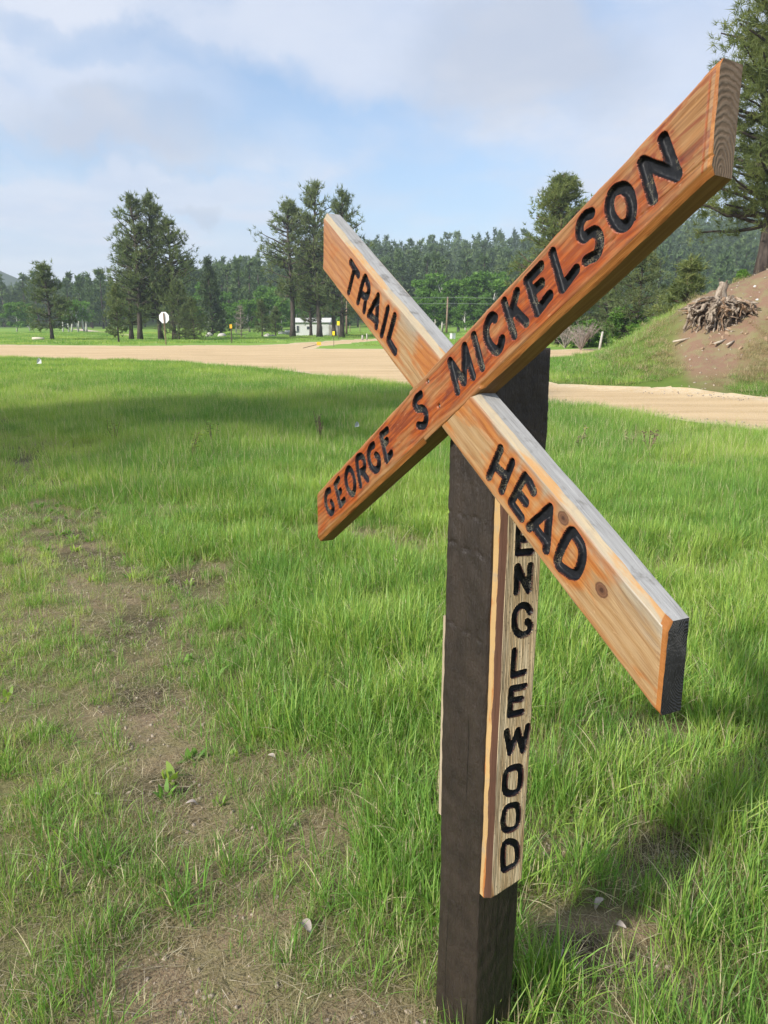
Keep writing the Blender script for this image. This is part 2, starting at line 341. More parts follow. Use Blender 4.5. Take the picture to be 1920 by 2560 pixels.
LA = [('G', [[(-0.5658, 0.0325), (-0.5826, 0.0352), (-0.5968, 0.0274), (-0.6054, 0.0123), (-0.6048, -0.0067), (-0.5954, -0.0215), (-0.5801, -0.0233), (-0.5697, -0.0123), (-0.5741, 0.0012)]]), ('E', [[(-0.5028, 0.0362), (-0.5296, 0.0316), (-0.532, -0.026), (-0.5026, -0.0228)], [(-0.5093, 0.0057), (-0.5302, 0.0028)]]), ('O', [[(-0.4398, 0.0367), (-0.4557, 0.0323), (-0.4675, 0.0183), (-0.4709, -0.004), (-0.4614, -0.0238), (-0.4475, -0.0277), (-0.4326, -0.0153), (-0.4268, 0.004), (-0.4286, 0.0225), (-0.4398, 0.0367)]]), ('R', [[(-0.4053, -0.0262), (-0.392, 0.0329), (-0.3716, 0.0382), (-0.3596, 0.0272), (-0.3598, 0.0114), (-0.3688, 0.0014), (-0.3896, 0.0026)], [(-0.3817, 0.0003), (-0.3663, -0.0276)]]), ('G', [[(-0.2988, 0.0316), (-0.314, 0.033), (-0.328, 0.0244), (-0.3347, 0.0106), (-0.3351, -0.0076), (-0.3236, -0.0229), (-0.3071, -0.0266), (-0.2969, -0.019), (-0.2921, -0.006), (-0.3, 0.0049)]]), ('E', [[(-0.2253, 0.0324), (-0.2554, 0.0351), (-0.2628, -0.0273), (-0.2352, -0.0219)], [(-0.2376, 0.0113), (-0.2565, 0.0094)]]), ('S', [[(-0.0666, 0.0326), (-0.0851, 0.0337), (-0.0961, 0.0258), (-0.0921, 0.0129), (-0.0752, 0.0033), (-0.0683, -0.011), (-0.0752, -0.0245), (-0.0888, -0.0292), (-0.1058, -0.02)]]), ('M', [[(0.0491, -0.0278), (0.0558, 0.0368), (0.076, -0.0227), (0.1094, 0.036), (0.1056, -0.0278)]]), ('I', [[(0.1436, 0.0375), (0.137, -0.0275)]]), ('C', [[(0.2096, 0.03), (0.2032, 0.0376), (0.1897, 0.0345), (0.1785, 0.0249), (0.1737, 0.0092), (0.1772, -0.0088), (0.1859, -0.023), (0.1986, -0.0229), (0.2082, -0.0148)]]), ('K', [[(0.2443, 0.0403), (0.2394, -0.0262)], [(0.2798, 0.0343), (0.2489, 0.0098)], [(0.259, 0.0152), (0.2746, -0.0241)]]), ('E', [[(0.3473, 0.0356), (0.3101, 0.0361), (0.3067, -0.0251), (0.3431, -0.0189)], [(0.3363, 0.0101), (0.3165, 0.011)]]), ('L', [[(0.3796, 0.0369), (0.3722, -0.0261), (0.4092, -0.019)]]), ('S', [[(0.4724, 0.0351), (0.4607, 0.0399), (0.4478, 0.0353), (0.4403, 0.0227), (0.4448, 0.0126), (0.4556, 0.0113), (0.4664, 0.0068), (0.4697, -0.0068), (0.4648, -0.0181), (0.4536, -0.0258), (0.4421, -0.0226), (0.4328, -0.0205)]]), ('O', [[(0.5332, 0.0289), (0.5192, 0.0326), (0.5068, 0.0227), (0.5019, 0.0061), (0.505, -0.014), (0.5156, -0.0243), (0.528, -0.0226), (0.5374, -0.0094), (0.5416, 0.0072), (0.5392, 0.0203), (0.5332, 0.0289)]]), ('N', [[(0.5705, -0.0249), (0.5789, 0.0322), (0.614, -0.0251), (0.6192, 0.0347)]])]
LB = [('T', [[(-0.5194, 0.0282), (-0.4649, 0.0222)], [(-0.4925, 0.0236), (-0.4905, -0.0347)]]), ('R', [[(-0.4321, -0.0312), (-0.4342, 0.0289), (-0.4146, 0.0289), (-0.4013, 0.0233), (-0.396, 0.011), (-0.3996, -0.0022), (-0.4195, -0.0064)], [(-0.4026, 0.0), (-0.3924, -0.0329)]]), ('A', [[(-0.367, -0.0304), (-0.3499, 0.028), (-0.3179, -0.0334)], [(-0.3616, -0.0274), (-0.3211, -0.0225)]]), ('I', [[(-0.2932, 0.0267), (-0.2854, -0.035)]]), ('L', [[(-0.2562, 0.0277), (-0.2519, -0.0291), (-0.2104, -0.0343)]]), ('H', [[(0.2198, 0.0231), (0.2234, -0.0363)], [(0.2606, 0.0244), (0.2677, -0.0336)], [(0.2266, -0.0102), (0.262, -0.006)]]), ('E', [[(0.3363, 0.022), (0.3201, 0.027), (0.3022, 0.0275), (0.3021, -0.0344), (0.3402, -0.0364)], [(0.3097, -0.0062), (0.3321, -0.007)]]), ('A', [[(0.366, -0.0351), (0.3851, 0.0256), (0.4218, -0.0347)], [(0.372, -0.025), (0.4111, -0.0254)]]), ('D', [[(0.4525, -0.0291), (0.4455, 0.0252), (0.4632, 0.0304), (0.483, 0.0242), (0.4953, 0.0056), (0.4971, -0.0189), (0.4774, -0.0305), (0.4525, -0.0291)]])]
LE = [('E', [[(0.0232, -0.2634), (-0.0131, -0.2583), (-0.0131, -0.3177), (0.024, -0.322)], [(-0.0127, -0.2896), (0.0078, -0.2919)]]), ('N', [[(-0.011, -0.4031), (-0.0122, -0.3488), (0.022, -0.406), (0.0228, -0.3522)]]), ('G', [[(0.0298, -0.4561), (0.0177, -0.4409), (-0.0002, -0.4382), (-0.0114, -0.451), (-0.0129, -0.4722), (-0.0055, -0.4938), (0.0107, -0.5048), (0.0284, -0.5014), (0.0319, -0.4875), (0.0223, -0.4772)]]), ('L', [[(-0.0095, -0.5368), (-0.0094, -0.5944), (0.0233, -0.5953)]]), ('E', [[(0.0255, -0.63), (-0.012, -0.6261), (-0.0128, -0.6876), (0.0219, -0.6914)], [(-0.0118, -0.6537), (0.0183, -0.6584)]]), ('W', [[(-0.0195, -0.7264), (-0.0058, -0.7827), (0.0124, -0.7337), (0.0313, -0.7896), (0.0414, -0.7322)]]), ('O', [[(0.0088, -0.8247), (-0.0123, -0.8281), (-0.0179, -0.8527), (-0.0131, -0.8786), (0.0035, -0.8901), (0.0244, -0.8882), (0.0288, -0.8585), (0.0247, -0.8328), (0.0088, -0.8247)]]), ('O', [[(0.0116, -0.9232), (-0.01, -0.9232), (-0.0171, -0.9507), (-0.0127, -0.9745), (0.0029, -0.9863), (0.0247, -0.9838), (0.0287, -0.9574), (0.0247, -0.9322), (0.0116, -0.9232)]]), ('D', [[(-0.0089, -1.0833), (-0.0094, -1.0178), (0.0227, -1.0296), (0.0324, -1.0579), (0.0293, -1.0855), (0.012, -1.0895), (-0.0089, -1.0833)]])]
CAMZ = Vector((0, 0, HC))
def frame(O, X, Y, Z):
    M = Matrix.Identity(4)
    for i, a in enumerate((X, Y, Z)):
        for j in range(3): M[j][i] = a[j]
    for j in range(3): M[j][3] = O[j]
    return M
def smooth_line(P, n=6):
    P = np.array(P, float)
    if len(P) < 5: return P
    closed = np.allclose(P[0], P[-1]); out = []
    for i in range(len(P) - 1):
        p1, p2 = P[i], P[i + 1]; p0 = P[i - 1] if i else (P[-2] if closed else p1); p3 = P[i + 2] if i + 2 < len(P) else (P[1] if closed else p2)
        for k in range(n):
            t = k / n; out.append(.5 * ((2 * p1) + (p2 - p0) * t + (2 * p0 - 5 * p1 + 4 * p2 - p3) * t * t + (3 * p1 - p0 - 3 * p2 + p3) * t ** 3))
    out.append(P[-1]); return np.array(out)
def is_curve(ch): return ch in 'GOSCDR'
def seg_dist(x, y, P):
    d = np.full(x.shape, 9.0)
    for i in range(len(P) - 1):
        a, e = P[i], P[i + 1] - P[i]; t = np.clip(((x - a[0]) * e[0] + (y - a[1]) * e[1]) / (e @ e + 1e-12), 0, 1)
        d = np.minimum(d, np.hypot(x - a[0] - e[0] * t, y - a[1] - e[1] * t))
    return d
def wood_mat(name, kind):
    """board front faces: grain runs along local x"""
    m, t = mat(name); co = t.n('ShaderNodeTexCoord').outputs['Object']; x, y, z = t.sep(co)
    sd = t.attr('sd')
    off = {'a': (0, 0, 0), 'b': (3, 1, 2), 'e': (7, 5, 1)}[kind]
    c0 = t.vmath('ADD', co, off)
    warp = t.noise(t.vmath('MULTIPLY', c0, (2.2, 9, 9)), 1, 3, .5)
    w2 = t.noise(t.vmath('MULTIPLY', c0, (6, 40, 40)), 1, 2, .5)
    freq = {'a': 150, 'b': 110, 'e': 230}[kind]
    yy = t.math('ADD', y, t.math('MULTIPLY', t.math('ADD', warp, t.math('MULTIPLY', w2, .12)), .085 if kind != 'e' else .02))
    dk = None
    if kind == 'b':                                                   # growth rings flow round two knots
        kd = None
        for kx, ky, kr in ((.4196, .0352, .010), (.5525, .0036, .0105)):
            ex = t.math('DIVIDE', t.math('SUBTRACT', x, kx), 1.35); d = t.math('SQRT', t.math('ADD', t.math('POWER', ex, 2), t.math('POWER', t.math('SUBTRACT', y, ky), 2)))
            pull = t.math('MULTIPLY', t.math('SUBTRACT', y, ky), t.math('MULTIPLY', -.75, t.math('POWER', 2.718, t.math('MULTIPLY', t.math('MULTIPLY', d, d), -1600))))
            yy = t.math('ADD', yy, pull)
            dn = t.math('SUBTRACT', d, kr); kd = dn if kd is None else t.math('MINIMUM', kd, dn)
        dk = kd
    band = t.math('ADD', t.math('MULTIPLY', t.math('SINE', t.math('MULTIPLY', yy, freq * 6.283 / 1.9)), .5), .5)
    band = t.math('POWER', band, 1.6)
    fine = t.noise(t.vmath('MULTIPLY', c0, (14, 520, 520)), 1, 3, .6)
    mid = t.noise(t.vmath('MULTIPLY', c0, (7, 95, 95)), 1, 4, .62)
    blot = t.noise(t.vmath('MULTIPLY', c0, (4.5, 17, 17)), 1, 4, .6, .4)
    blot2 = t.noise(t.vmath('MULTIPLY', c0, (10, 45, 20)), 1, 4, .6, .6)
    g = t.math('ADD', t.math('MULTIPLY', band, .5), t.math('MULTIPLY', mid, .5))
    if kind == 'a':
        stain = t.mix(g, (.33, .075, .008), (.125, .018, .0025))
        stain = t.mix(t.ramp(blot2, .50, .72), stain, (.10, .012, .004))
        pale = t.mix(g, (.30, .18, .080), (.19, .092, .030))
        msk = t.ramp(blot, .36, .56)
        yn = t.math('ABSOLUTE', t.math('DIVIDE', y, .0595))
        edge = t.ramp(t.math('ADD', yn, t.math('MULTIPLY', t.math('SUBTRACT', mid, .5), .7)), .66, .92)
        endr = t.ramp(t.math('ADD', x, t.math('MULTIPLY', t.math('SUBTRACT', blot2, .5), .25)), .50, .66)
        endl = t.ramp(x, -.50, -.66)
        f = t.math('ADD', .22, t.math('MULTIPLY', msk, .75))
        f = t.math('MULTIPLY', f, t.math('SUBTRACT', 1, t.math('MULTIPLY', edge, .62)))
        f = t.math('MULTIPLY', f, t.math('SUBTRACT', 1, t.math('MULTIPLY', endr, .85)))
        f = t.math('MAXIMUM', f, t.math('MULTIPLY', t.math('MULTIPLY', t.ramp(blot2, .52, .60), endr), .75))
        ev = t.math('ABSOLUTE', t.math('SUBTRACT', t.math('SUBTRACT', t.math('SUBTRACT', EA[1] / math.cos(ALPHA), t.math('MULTIPLY', y, -math.tan(ALPHA))), x), .0135)); f = t.math('MAXIMUM', f, t.math('MULTIPLY', t.ramp(ev, .0028, .0012), .8))
        f = t.math('ADD', f, t.math('MULTIPLY', t.ramp(sd, .014, .001), .3), clamp=True)
    elif kind == 'b':
        stain = t.mix(g, (.38, .135, .020), (.23, .055, .007))
        pale = t.mix(g, (.33, .225, .120), (.25, .140, .055))
        grey = t.mix(g, (.29, .25, .19), (.21, .17, .115)); pale = t.mix(t.ramp(t.math('ADD', y, t.math('MULTIPLY', blot2, .05)), .035, .075), pale, grey)
        msk = t.ramp(t.math('SUBTRACT', blot, t.math('MULTIPLY', t.ramp(x, .44, .62), .14)), .44, .60)
        let = t.ramp(t.math('ADD', sd, t.math('MULTIPLY', t.math('SUBTRACT', blot2, .5), .03)), .024, .002)
        f = t.math('MAXIMUM', t.math('MULTIPLY', msk, .85), t.math('MULTIPLY', let, .82))
        f = t.math('MULTIPLY', f, t.ramp(t.math('ABSOLUTE', y), .060, .040))
        f = t.math('MAXIMUM', f, t.math('MULTIPLY', t.ramp(x, -.15, -.45), .62))
        low = t.math('MULTIPLY', t.ramp(y, -.044, -.056), t.ramp(mid, .35, .6)); f = t.math('MAXIMUM', f, t.math('MULTIPLY', low, .6))
    else:
        pale = t.mix(t.ramp(mid, .3, .7), (.86, .68, .42), (.72, .50, .25)); stain = (.62, .23, .05)
        f = t.math('MULTIPLY', t.ramp(blot, .56, .68), t.ramp(y, .0, .035)); 
        grey = t.mix(g, (.44, .38, .27), (.28, .24, .17)); pale = t.mix(t.math('MULTIPLY', t.ramp(y, .02, .045), .6), pale, grey)
    c = t.mix(f, pale, stain)
    if kind == 'e':                                                   # soft wood worn out between dark grain lines
        ln = t.ramp(t.math('ADD', t.math('SINE', t.math('MULTIPLY', yy, 1500)), t.math('MULTIPLY', t.math('SUBTRACT', mid, .5), 3.2)), .15, .75)
        ln = t.math('MULTIPLY', ln, t.ramp(blot2, .28, .52)); c = t.mix(t.math('MULTIPLY', ln, .88), c, (.045, .03, .02))
        spk = t.ramp(t.noise(t.vmath('MULTIPLY', c0, (120, 240, 240)), 1, 2, .5), .62, .7); c = t.mix(t.math('MULTIPLY', spk, .6), c, (.05, .035, .025))
    stk = t.noise(t.vmath('ADD', t.vmath('MULTIPLY', c0, (9, 330, 330)), t.comb(0, t.math('MULTIPLY', warp, 14), 0)), 1, 3, .65); sk = t.ramp(t.noise(t.vmath('MULTIPLY', c0, (5, 22, 22)), 1, 3, .5), .35, .6, .25, 1.0)
    c = t.mix(t.math('MULTIPLY', sk, t.ramp(stk, .48, .64, 0, {'a': .62, 'b': .42, 'e': .5}[kind])), c, t.vmath('MULTIPLY', c, (.46, .30, .22))); c = t.mix(t.ramp(stk, .46, .34, 0, .3), c, t.vmath('ADD', t.vmath('MULTIPLY', c, (1.25, 1.35, 1.45)), (.03, .02, .01)))
    c = t.mix(t.ramp(fine, .50, .74, 0, .5), c, t.vmath('MULTIPLY', c, (.45, .36, .30)))
    sp = t.ramp(t.noise(t.vmath('MULTIPLY', c0, (60, 160, 100)), 1, 3, .6), .64, .74); c = t.mix(t.math('MULTIPLY', sp, .35), c, (.48, .33, .19))
    if dk is not None:
        kr = t.math('ADD', dk, t.math('MULTIPLY', t.math('SUBTRACT', t.noise(co, 160, 3), .5), .003))
        c = t.mix(t.ramp(kr, .012, .0, 0, .45), c, (.22, .12, .055)); kc = t.mix(t.ramp(t.math('SINE', t.math('MULTIPLY', kr, 1700)), -1, 1), (.105, .048, .026), (.135, .066, .038))
        c = t.mix(t.ramp(kr, .0012, -.0006), c, kc); c = t.mix(t.ramp(kr, -.0045, -.0085), c, (.05, .022, .015)); c = t.mix(t.math('MULTIPLY', t.ramp(t.math('ABSOLUTE', kr), .0012, .0003), .4), c, (.07, .03, .018))
    # red rim of the stain just round each cut letter
    if kind != 'e':
        c = t.mix(t.math('MULTIPLY', t.ramp(sd, .0022, .0003), t.ramp(mid, .35, .6, .1, .6)), c, (.27, .045, .018))
    b = t.bump(t.math('ADD', t.math('MULTIPLY', g, .55), t.math('MULTIPLY', fine, .6)), .35 if kind != 'e' else .9, .0012)
    rough = t.ramp(blot2, .3, .7, .34, .58) if kind != 'e' else .6
    t.out(t.bsdf(c, rough, b, .5 if kind != 'e' else .4)); return m
def side_mat(name, c1, c2, rough=.75, scale=(5, 120, 120), dirt=(.12, .1, .08), d=.3, streak=None, xend=None):
    m, t = mat(name); co = t.n('ShaderNodeTexCoord').outputs['Object']
    n = t.noise(t.vmath('MULTIPLY', co, scale), 1, 5, .65); f = t.noise(t.vmath('MULTIPLY', co, (18, 600, 600)), 1, 3, .6); b0 = t.noise(co, 22, 4, .6)
    c = t.mix(t.ramp(n, .3, .7), c1, c2); c = t.mix(t.ramp(f, .5, .8, 0, d), c, dirt); c = t.mix(t.ramp(b0, .55, .75, 0, d), c, dirt)
    if streak: c = t.mix(t.ramp(t.noise(t.vmath('MULTIPLY', co, (6, 30, 30)), 1, 4, .6), .5, .62), c, streak)
    if xend: c = t.mix(t.ramp(t.math('ADD', t.math('ADD', t.sep(co)[0], t.math('MULTIPLY', t.sep(co)[1], math.tan(BETA))), 0), xend, xend + .002), c, t.mix(n, (.36, .15, .035), (.20, .065, .012)))
    t.out(t.bsdf(c, rough, t.bump(t.math('ADD', n, f), .6, .0015), .3)); return m
def endgrain_mat(name, c1, c2, centre, k=260, bump=.8, rough=.8):
    m, t = mat(name); co = t.n('ShaderNodeTexCoord').outputs['Object']; x, y, z = t.sep(co)
    w = t.math('ADD', t.math('MULTIPLY', t.math('SUBTRACT', t.noise(co, 26, 4, .6), .5), .020), t.math('MULTIPLY', t.noise(co, 90, 2, .6), .004))
    r = t.math('SQRT', t.math('ADD', t.math('POWER', t.math('SUBTRACT', y, centre[0]), 2), t.math('POWER', t.math('MULTIPLY', t.math('SUBTRACT', z, centre[1]), 1.6), 2)))
    s = t.math('SINE', t.math('MULTIPLY', t.math('ADD', r, w), k * 6.283)); s01 = t.ramp(s, -1, 1)
    n = t.noise(co, 40, 5, .65); f = t.noise(co, 500, 3, .6)
    c = t.mix(s01, c1, c2); c = t.mix(t.ramp(n, .4, .7, 0, .5), c, tuple(v * .7 for v in c1))
    t.out(t.bsdf(c, rough, t.bump(t.math('ADD', s01, t.math('MULTIPLY', f, .5)), bump, .0016), .35)); return m
def paint_mat():
    """thick black paint in the grooves, with a few grass clippings and chips stuck in it"""
    m, t = mat('letter_paint'); co = t.n('ShaderNodeTexCoord').outputs['Object']; sd = t.attr('sd')
    n = t.noise(co, 90, 4, .6); n2 = t.noise(co, 420, 4, .65)
    c = t.mix(n, (.004, .005, .007), (.014, .015, .019))
    v = t.vor(t.vmath('ADD', co, t.vmath('SCALE', t.noise(co, 120, 3, .6, col=True), .01)), 230, 'DISTANCE_TO_EDGE')
    chip = t.math('MULTIPLY', t.ramp(v, .05, .0), t.ramp(t.noise(co, 24, 3, .5), .54, .62)); c = t.mix(t.math('MULTIPLY', chip, .8), c, (.30, .27, .17))
    edge = t.math('MULTIPLY', t.ramp(sd, -.0016, -.0002), t.ramp(n2, .45, .6)); c = t.mix(t.math('MULTIPLY', edge, .45), c, (.25, .07, .03))
    b = t.bump(t.math('ADD', t.math('ADD', n, n2), t.math('MULTIPLY', chip, .8)), .3, .0015)
    t.out(t.bsdf(c, t.ramp(n2, .3, .7, .35, .6), b, .22)); return m
M_PAINT = paint_mat()
M_GREY = side_mat('weathered_grey_wood', (.28, .275, .265), (.40, .395, .385), .85, dirt=(.13, .12, .105), d=.8)
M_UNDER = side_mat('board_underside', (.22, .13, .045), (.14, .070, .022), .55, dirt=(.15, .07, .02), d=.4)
M_CHAM = side_mat('board_chamfer', (.36, .16, .045), (.25, .085, .02), .5, dirt=(.25, .07, .02), d=.4)
M_CHAMB = side_mat('worn_chamfer', (.36, .29, .19), (.29, .25, .19), .7, dirt=(.22, .19, .155), d=.6, streak=(.36, .21, .09), xend=EB[1] / math.cos(BETA) - .0155)
M_ESIDE = side_mat('name_board_side', (.46, .30, .13), (.38, .25, .11), .65, dirt=(.27, .23, .18), d=.6, streak=(.34, .12, .03))
M_EBROWN = side_mat('brown_chamfer_paint', (.115, .055, .035), (.085, .042, .028), .55, dirt=(.05, .03, .02), d=.5)
M_ENDA = endgrain_mat('end_grain_grey', (.185, .125, .078), (.235, .17, .115), (-.055, -.024), 130, .35)
M_ENDB = endgrain_mat('end_grain_black', (.012, .013, .015), (.055, .057, .062), (.01, -.050), 250, 1.0, .5)
M_ENDL = side_mat('end_grain_orange', (.55, .27, .08), (.38, .15, .04), .6)
M_BACK = side_mat('board_back', (.42, .36, .28), (.30, .25, .19), .85)
M_HOLESHADE = side_mat('hole_shade', (.012, .008, .006), (.02, .012, .008), .8, dirt=(.01, .008, .006))
M_HOLE = side_mat('screw_steel', (.25, .22, .2), (.12, .10, .09), .45)
def board(name, parent, M, xa, xb, ka, kb, Wd, T, letters, front, mats, cham, depth_extra=None, res=.0014, holes=(), rr=.0096, gd=.0095, label=None):
    """front face is a height field over (x along, y across); ends slant by x = end + k*y; depth goes to -z"""
    ny = int(Wd / res) + 1; nx = int((xb - xa) / res) + 1
    tt = np.linspace(0, 1, nx)[None, :]; yy = np.linspace(-Wd / 2, Wd / 2, ny)[:, None]
    X = (xa + ka * yy) * (1 - tt) + (xb + kb * yy) * tt; Y = yy + 0 * X
    rng = np.random.default_rng(len(name) + nx)
    wob = .0005 * fbm2(X * 1, Y * 1, 160, 3)
    D = np.full(X.shape, .08); ID = np.full(X.shape, -1)
    for k, (ch, S) in enumerate(letters):
        for s in S:
            P = smooth_line(s) if (is_curve(ch) and len(s) >= 5) else np.array(s)
            lo, hi = P.min(0) - .04, P.max(0) + .04; sel = (X > lo[0]) & (X < hi[0]) & (Y > lo[1]) & (Y < hi[1])
            r_ = rr * rng.uniform(.94, 1.05)
            d = seg_dist(X[sel], Y[sel], P) - r_ + wob[sel]; cur = D[sel]; better = d < cur
            cur = np.where(better, d, cur); D[sel] = cur; i2 = ID[sel]; i2[better] = k; ID[sel] = i2
    # pull grid points near the letter outlines onto them
    gy, gx = np.gradient(D, yy[1, 0] - yy[0, 0], axis=0), np.gradient(D, axis=1) / ((xb - xa) / (nx - 1))
    gn = np.hypot(gx, gy) + 1e-6; near = (np.abs(D) < .0007) & (gn > .5)
    inner = np.zeros_like(near); inner[2:-2, 2:-2] = True; near &= inner
    X = np.where(near, X - D * gx / gn ** 2, X); Y = np.where(near, Y - D * gy / gn ** 2, Y); D2 = np.where(near, 0, D)
    q = np.clip(-D2 / rr, 0, 1); dep = gd * (.88 * sstep(0, .34, q) + .12 * np.sqrt(q))
    dep += np.where(D2 < 0, 0, -.0004 * np.exp(-D2 / .0010))
    edn = np.minimum(Wd / 2 - np.abs(Y), np.minimum(X - (xa + ka * Y), (xb + kb * Y) - X)); dep += .0022 * np.clip(1 - edn / .0028, 0, 1) ** 2 * np.clip(.6 + 1.1 * fbm2(X, Y, 55, 9), 0, 1.8)
    dep += np.where(D2 < -.001, .0005 * fbm2(X, Y, 300, 5), .00018 * fbm2(X * .06, Y, 700, 6))
    cm = np.zeros(X.shape)
    for fn in cham:
        c = fn(X, Y); dep = dep + c; cm = np.maximum(cm, c)
    if depth_extra is not None: dep = dep + depth_extra(X, Y)
    for hx, hy, hr in holes:
        d = np.hypot(X - hx, Y - hy); dep = np.where(d < hr, np.maximum(dep, .006 * sstep(hr, hr * .72, d)), dep)
    Yw = Y + .0012 * fbm2(X, 0 * X, 14, 13) * np.abs(Y) / (Wd / 2) * np.sign(Y + 1e-9); V = np.stack([X, Yw, -dep], -1).reshape(-1, 3); idx = np.arange(nx * ny).reshape(ny, nx)
    Q = np.stack([idx[:-1, :-1], idx[:-1, 1:], idx[1:, 1:], idx[1:, :-1]], -1).reshape(-1, 4)
    Dm = D2.ravel()[Q].mean(1); Lm = ID.ravel()[Q].max(1); isl = Dm < 0; cmm = cm.ravel()[Q].mean(1) > .0012
    # body: front (without letters), sides and back
    def strip(ids):
        base = V[ids]; bk = base.copy(); bk[:, 2] = -T; return base, bk
    Vs = [V]; n = len(V); faces = [Q[~isl]]; mi = [np.where(cmm[~isl], 1, 0)]
    for ids, m_ in ((idx[-1, :], 2), (idx[0, ::-1], 3), (idx[::-1, -1], 4), (idx[:, 0], 5)):
        f_, bk = strip(ids); k = len(ids); steps = 5
        L = [f_ * (1 - s) + bk * s for s in np.linspace(0, 1, steps)]
        Vs.append(np.concatenate(L)); I = n + np.arange(steps * k).reshape(steps, k); n += steps * k
        faces.append(np.stack([I[:-1, :-1], I[:-1, 1:], I[1:, 1:], I[1:, :-1]], -1).reshape(-1, 4)[:, ::-1]); mi.append(np.full((steps - 1) * (k - 1), m_))
    cor = V[[idx[0, 0], idx[-1, 0], idx[-1, -1], idx[0, -1]]].copy(); cor[:, 2] = -T; Vs.append(cor)
    faces.append(np.array([[n, n + 1, n + 2, n + 3]])); mi.append(np.array([6])); n += 4
    VV = np.concatenate(Vs); sdA = np.full(len(VV), .08); sdA[:len(V)] = D2.ravel()
    me = mesh(name, VV, np.concatenate(faces), [front] + mats, np.concatenate(mi), True, {'sd': sdA})
    # flat shading on sides by material
    sm = np.ones(len(me.polygons), bool); mm = np.concatenate(mi); sm[mm == 6] = False; me.polygons.foreach_set('use_smooth', sm)
    o = link(name, me, parent); o.matrix_local = parent.matrix_world.inverted() @ M
    if label: o['label'] = label
    for k, (ch, S) in enumerate(letters):
        sel = isl & (Lm == k)
        if not sel.any(): continue
        u, inv = np.unique(Q[sel], return_inverse=True)
        l = link('letter', mesh('letter', V[u], inv.reshape(-1, 4), [M_PAINT], None, True, {'sd': D2.ravel()[u]}), o)
    return o
def build_sign():
    PUv, PVv, PNv = Vector(PU), Vector(PV), Vector(PN); P0 = Vector(PO) + CAMZ
    vb = (gz(P0.x, P0.y + .02) - .12 - P0.z) / PVv.z       # bottom of the post, in the soil
    base = P0 + PVv * vb; root = empty('wooden_signpost', (base.x, base.y, 0))
    tag(root, 'tall wooden signpost with crossed orange boards carved with black letters', 'signpost')
    bpy.context.view_layer.update()
    MA = frame(Vector(X0) + CAMZ, AX, AY, AN); MBm = frame(Vector(OB) + CAMZ, BX, BY, BN)
    ca, cb = math.cos(ALPHA), math.cos(BETA); ta, tb = math.tan(ALPHA), math.tan(BETA)
    hw = WA / 2
    def cham_lo(w, d, gaps):
        def f(X, Y):
            e = (Y + hw); c = d * np.clip(1 - e / w, 0, 1) ** .8 + .0009 * (e < w)
            g = np.zeros(X.shape)
            for a, b in gaps: g = np.maximum(g, sstep(a - .012, a, X) * (1 - sstep(b, b + .012, X)))
            return c * (1 - g) * (e < w + .0002)
        return f
    def cham_hi(w, d, gaps):
        f0 = cham_lo(w, d, gaps); return lambda X, Y: f0(X, -Y)
    def cham_end(E, k, w, d): 
        def f(X, Y):
            e = (E + k * Y) - X; return d * np.clip(1 - e / w, 0, 1) * (e < w) + .0004 * (np.abs(e - w) < .0012)
        return f
    def crack(X, Y):
        P = np.array([(.665, -.0395), (.6428, -.0382), (.605, -.0359), (.5656, -.0337), (.5273, -.0289), (.47, -.026)])
        return .0035 * np.clip(1 - seg_dist(X, Y, P) / np.interp(X, [.47, .56, .68], [.0004, .0009, .0022]), 0, 1)
    lapA = .5 * WB / math.sin(ALPHA + BETA)
    A = board('sign_board', root, MA, EA[0] / ca, EA[1] / ca, ta, ta, WA, T, LA, wood_mat('stained_board_wood', 'a'),
              [M_CHAM, M_GREY, M_UNDER, M_ENDA, M_ENDL, M_BACK],
              [cham_lo(.0085, .0075, [(-.098, .108)]), cham_hi(.006, .004, [(-.1, .1)]), cham_end(EA[1] / ca, ta, .013, .0022)], crack,
              holes=[(-.0311, .0438, .0056), (-.0204, -.0208, .0056)], label='board rising to the right, carved GEORGE S MICKELSON')
    nA = np.array(AY)
    # the second board dives behind the first where they are halved together
    Mi = np.array(MA.inverted() @ MBm)
    def lap(X, Y):
        ya = Mi[1, 0] * X + Mi[1, 1] * Y + Mi[1, 3]
        return np.where(np.abs(ya) < hw - .0018, .022, 0)
    gapb = [(-.098, .098)]
    def hwb(f): return f
    def ch_top(X, Y):
        e = WB / 2 - Y; return (.0078 * np.clip(1 - e / .0125, 0, 1) + .0008 * (e < .0125)) * (e < .0127)
    def ch_bot(X, Y):
        e = Y + WB / 2; return .0035 * np.clip(1 - e / .0045, 0, 1)
    B = board('sign_board', root, MBm, EB[0] / cb, EB[1] / cb, -tb, -tb, WB, T, LB, wood_mat('worn_board_wood', 'b'),
              [M_CHAMB, M_GREY, M_UNDER, M_ENDB, M_ENDL, M_BACK], [ch_top, ch_bot, cham_end(EB[1] / cb, -tb, .0135, .003)], lap,
              label='board falling to the right behind the other, carved TRAIL and HEAD')
    for hx, hy in ((-.0311, .0438), (-.0204, -.0208)):
        mb = MB(); mb.add(tube([(hx, hy, -.0075), (hx, hy, -.0034)], .0056, 14)); mb.build('hole_shade_disc', M_HOLESHADE, A); mb = MB(); mb.add(tube([(hx + .0008, hy - .0004, -.0040), (hx + .0008, hy - .0004, -.0026)], .0023, 12)); mb.build('screw', M_HOLE, A)  # dark disc in each recess stands in for the hole's shade
    # narrow name board on the right face of the post
    vtop, vbot = -.135, -1.147; ez = (vtop + vbot) / 2
    LEl = [(ch, [[(v - ez, -x) for x, v in s] for s in S]) for ch, S in LE]
    # local x runs up the post, y runs back-to-front (so that +y is the near left edge)
    Oe = Vector(OE) + CAMZ + PVv * ez
    ME = frame(Oe, PVv, PNv, PUv)
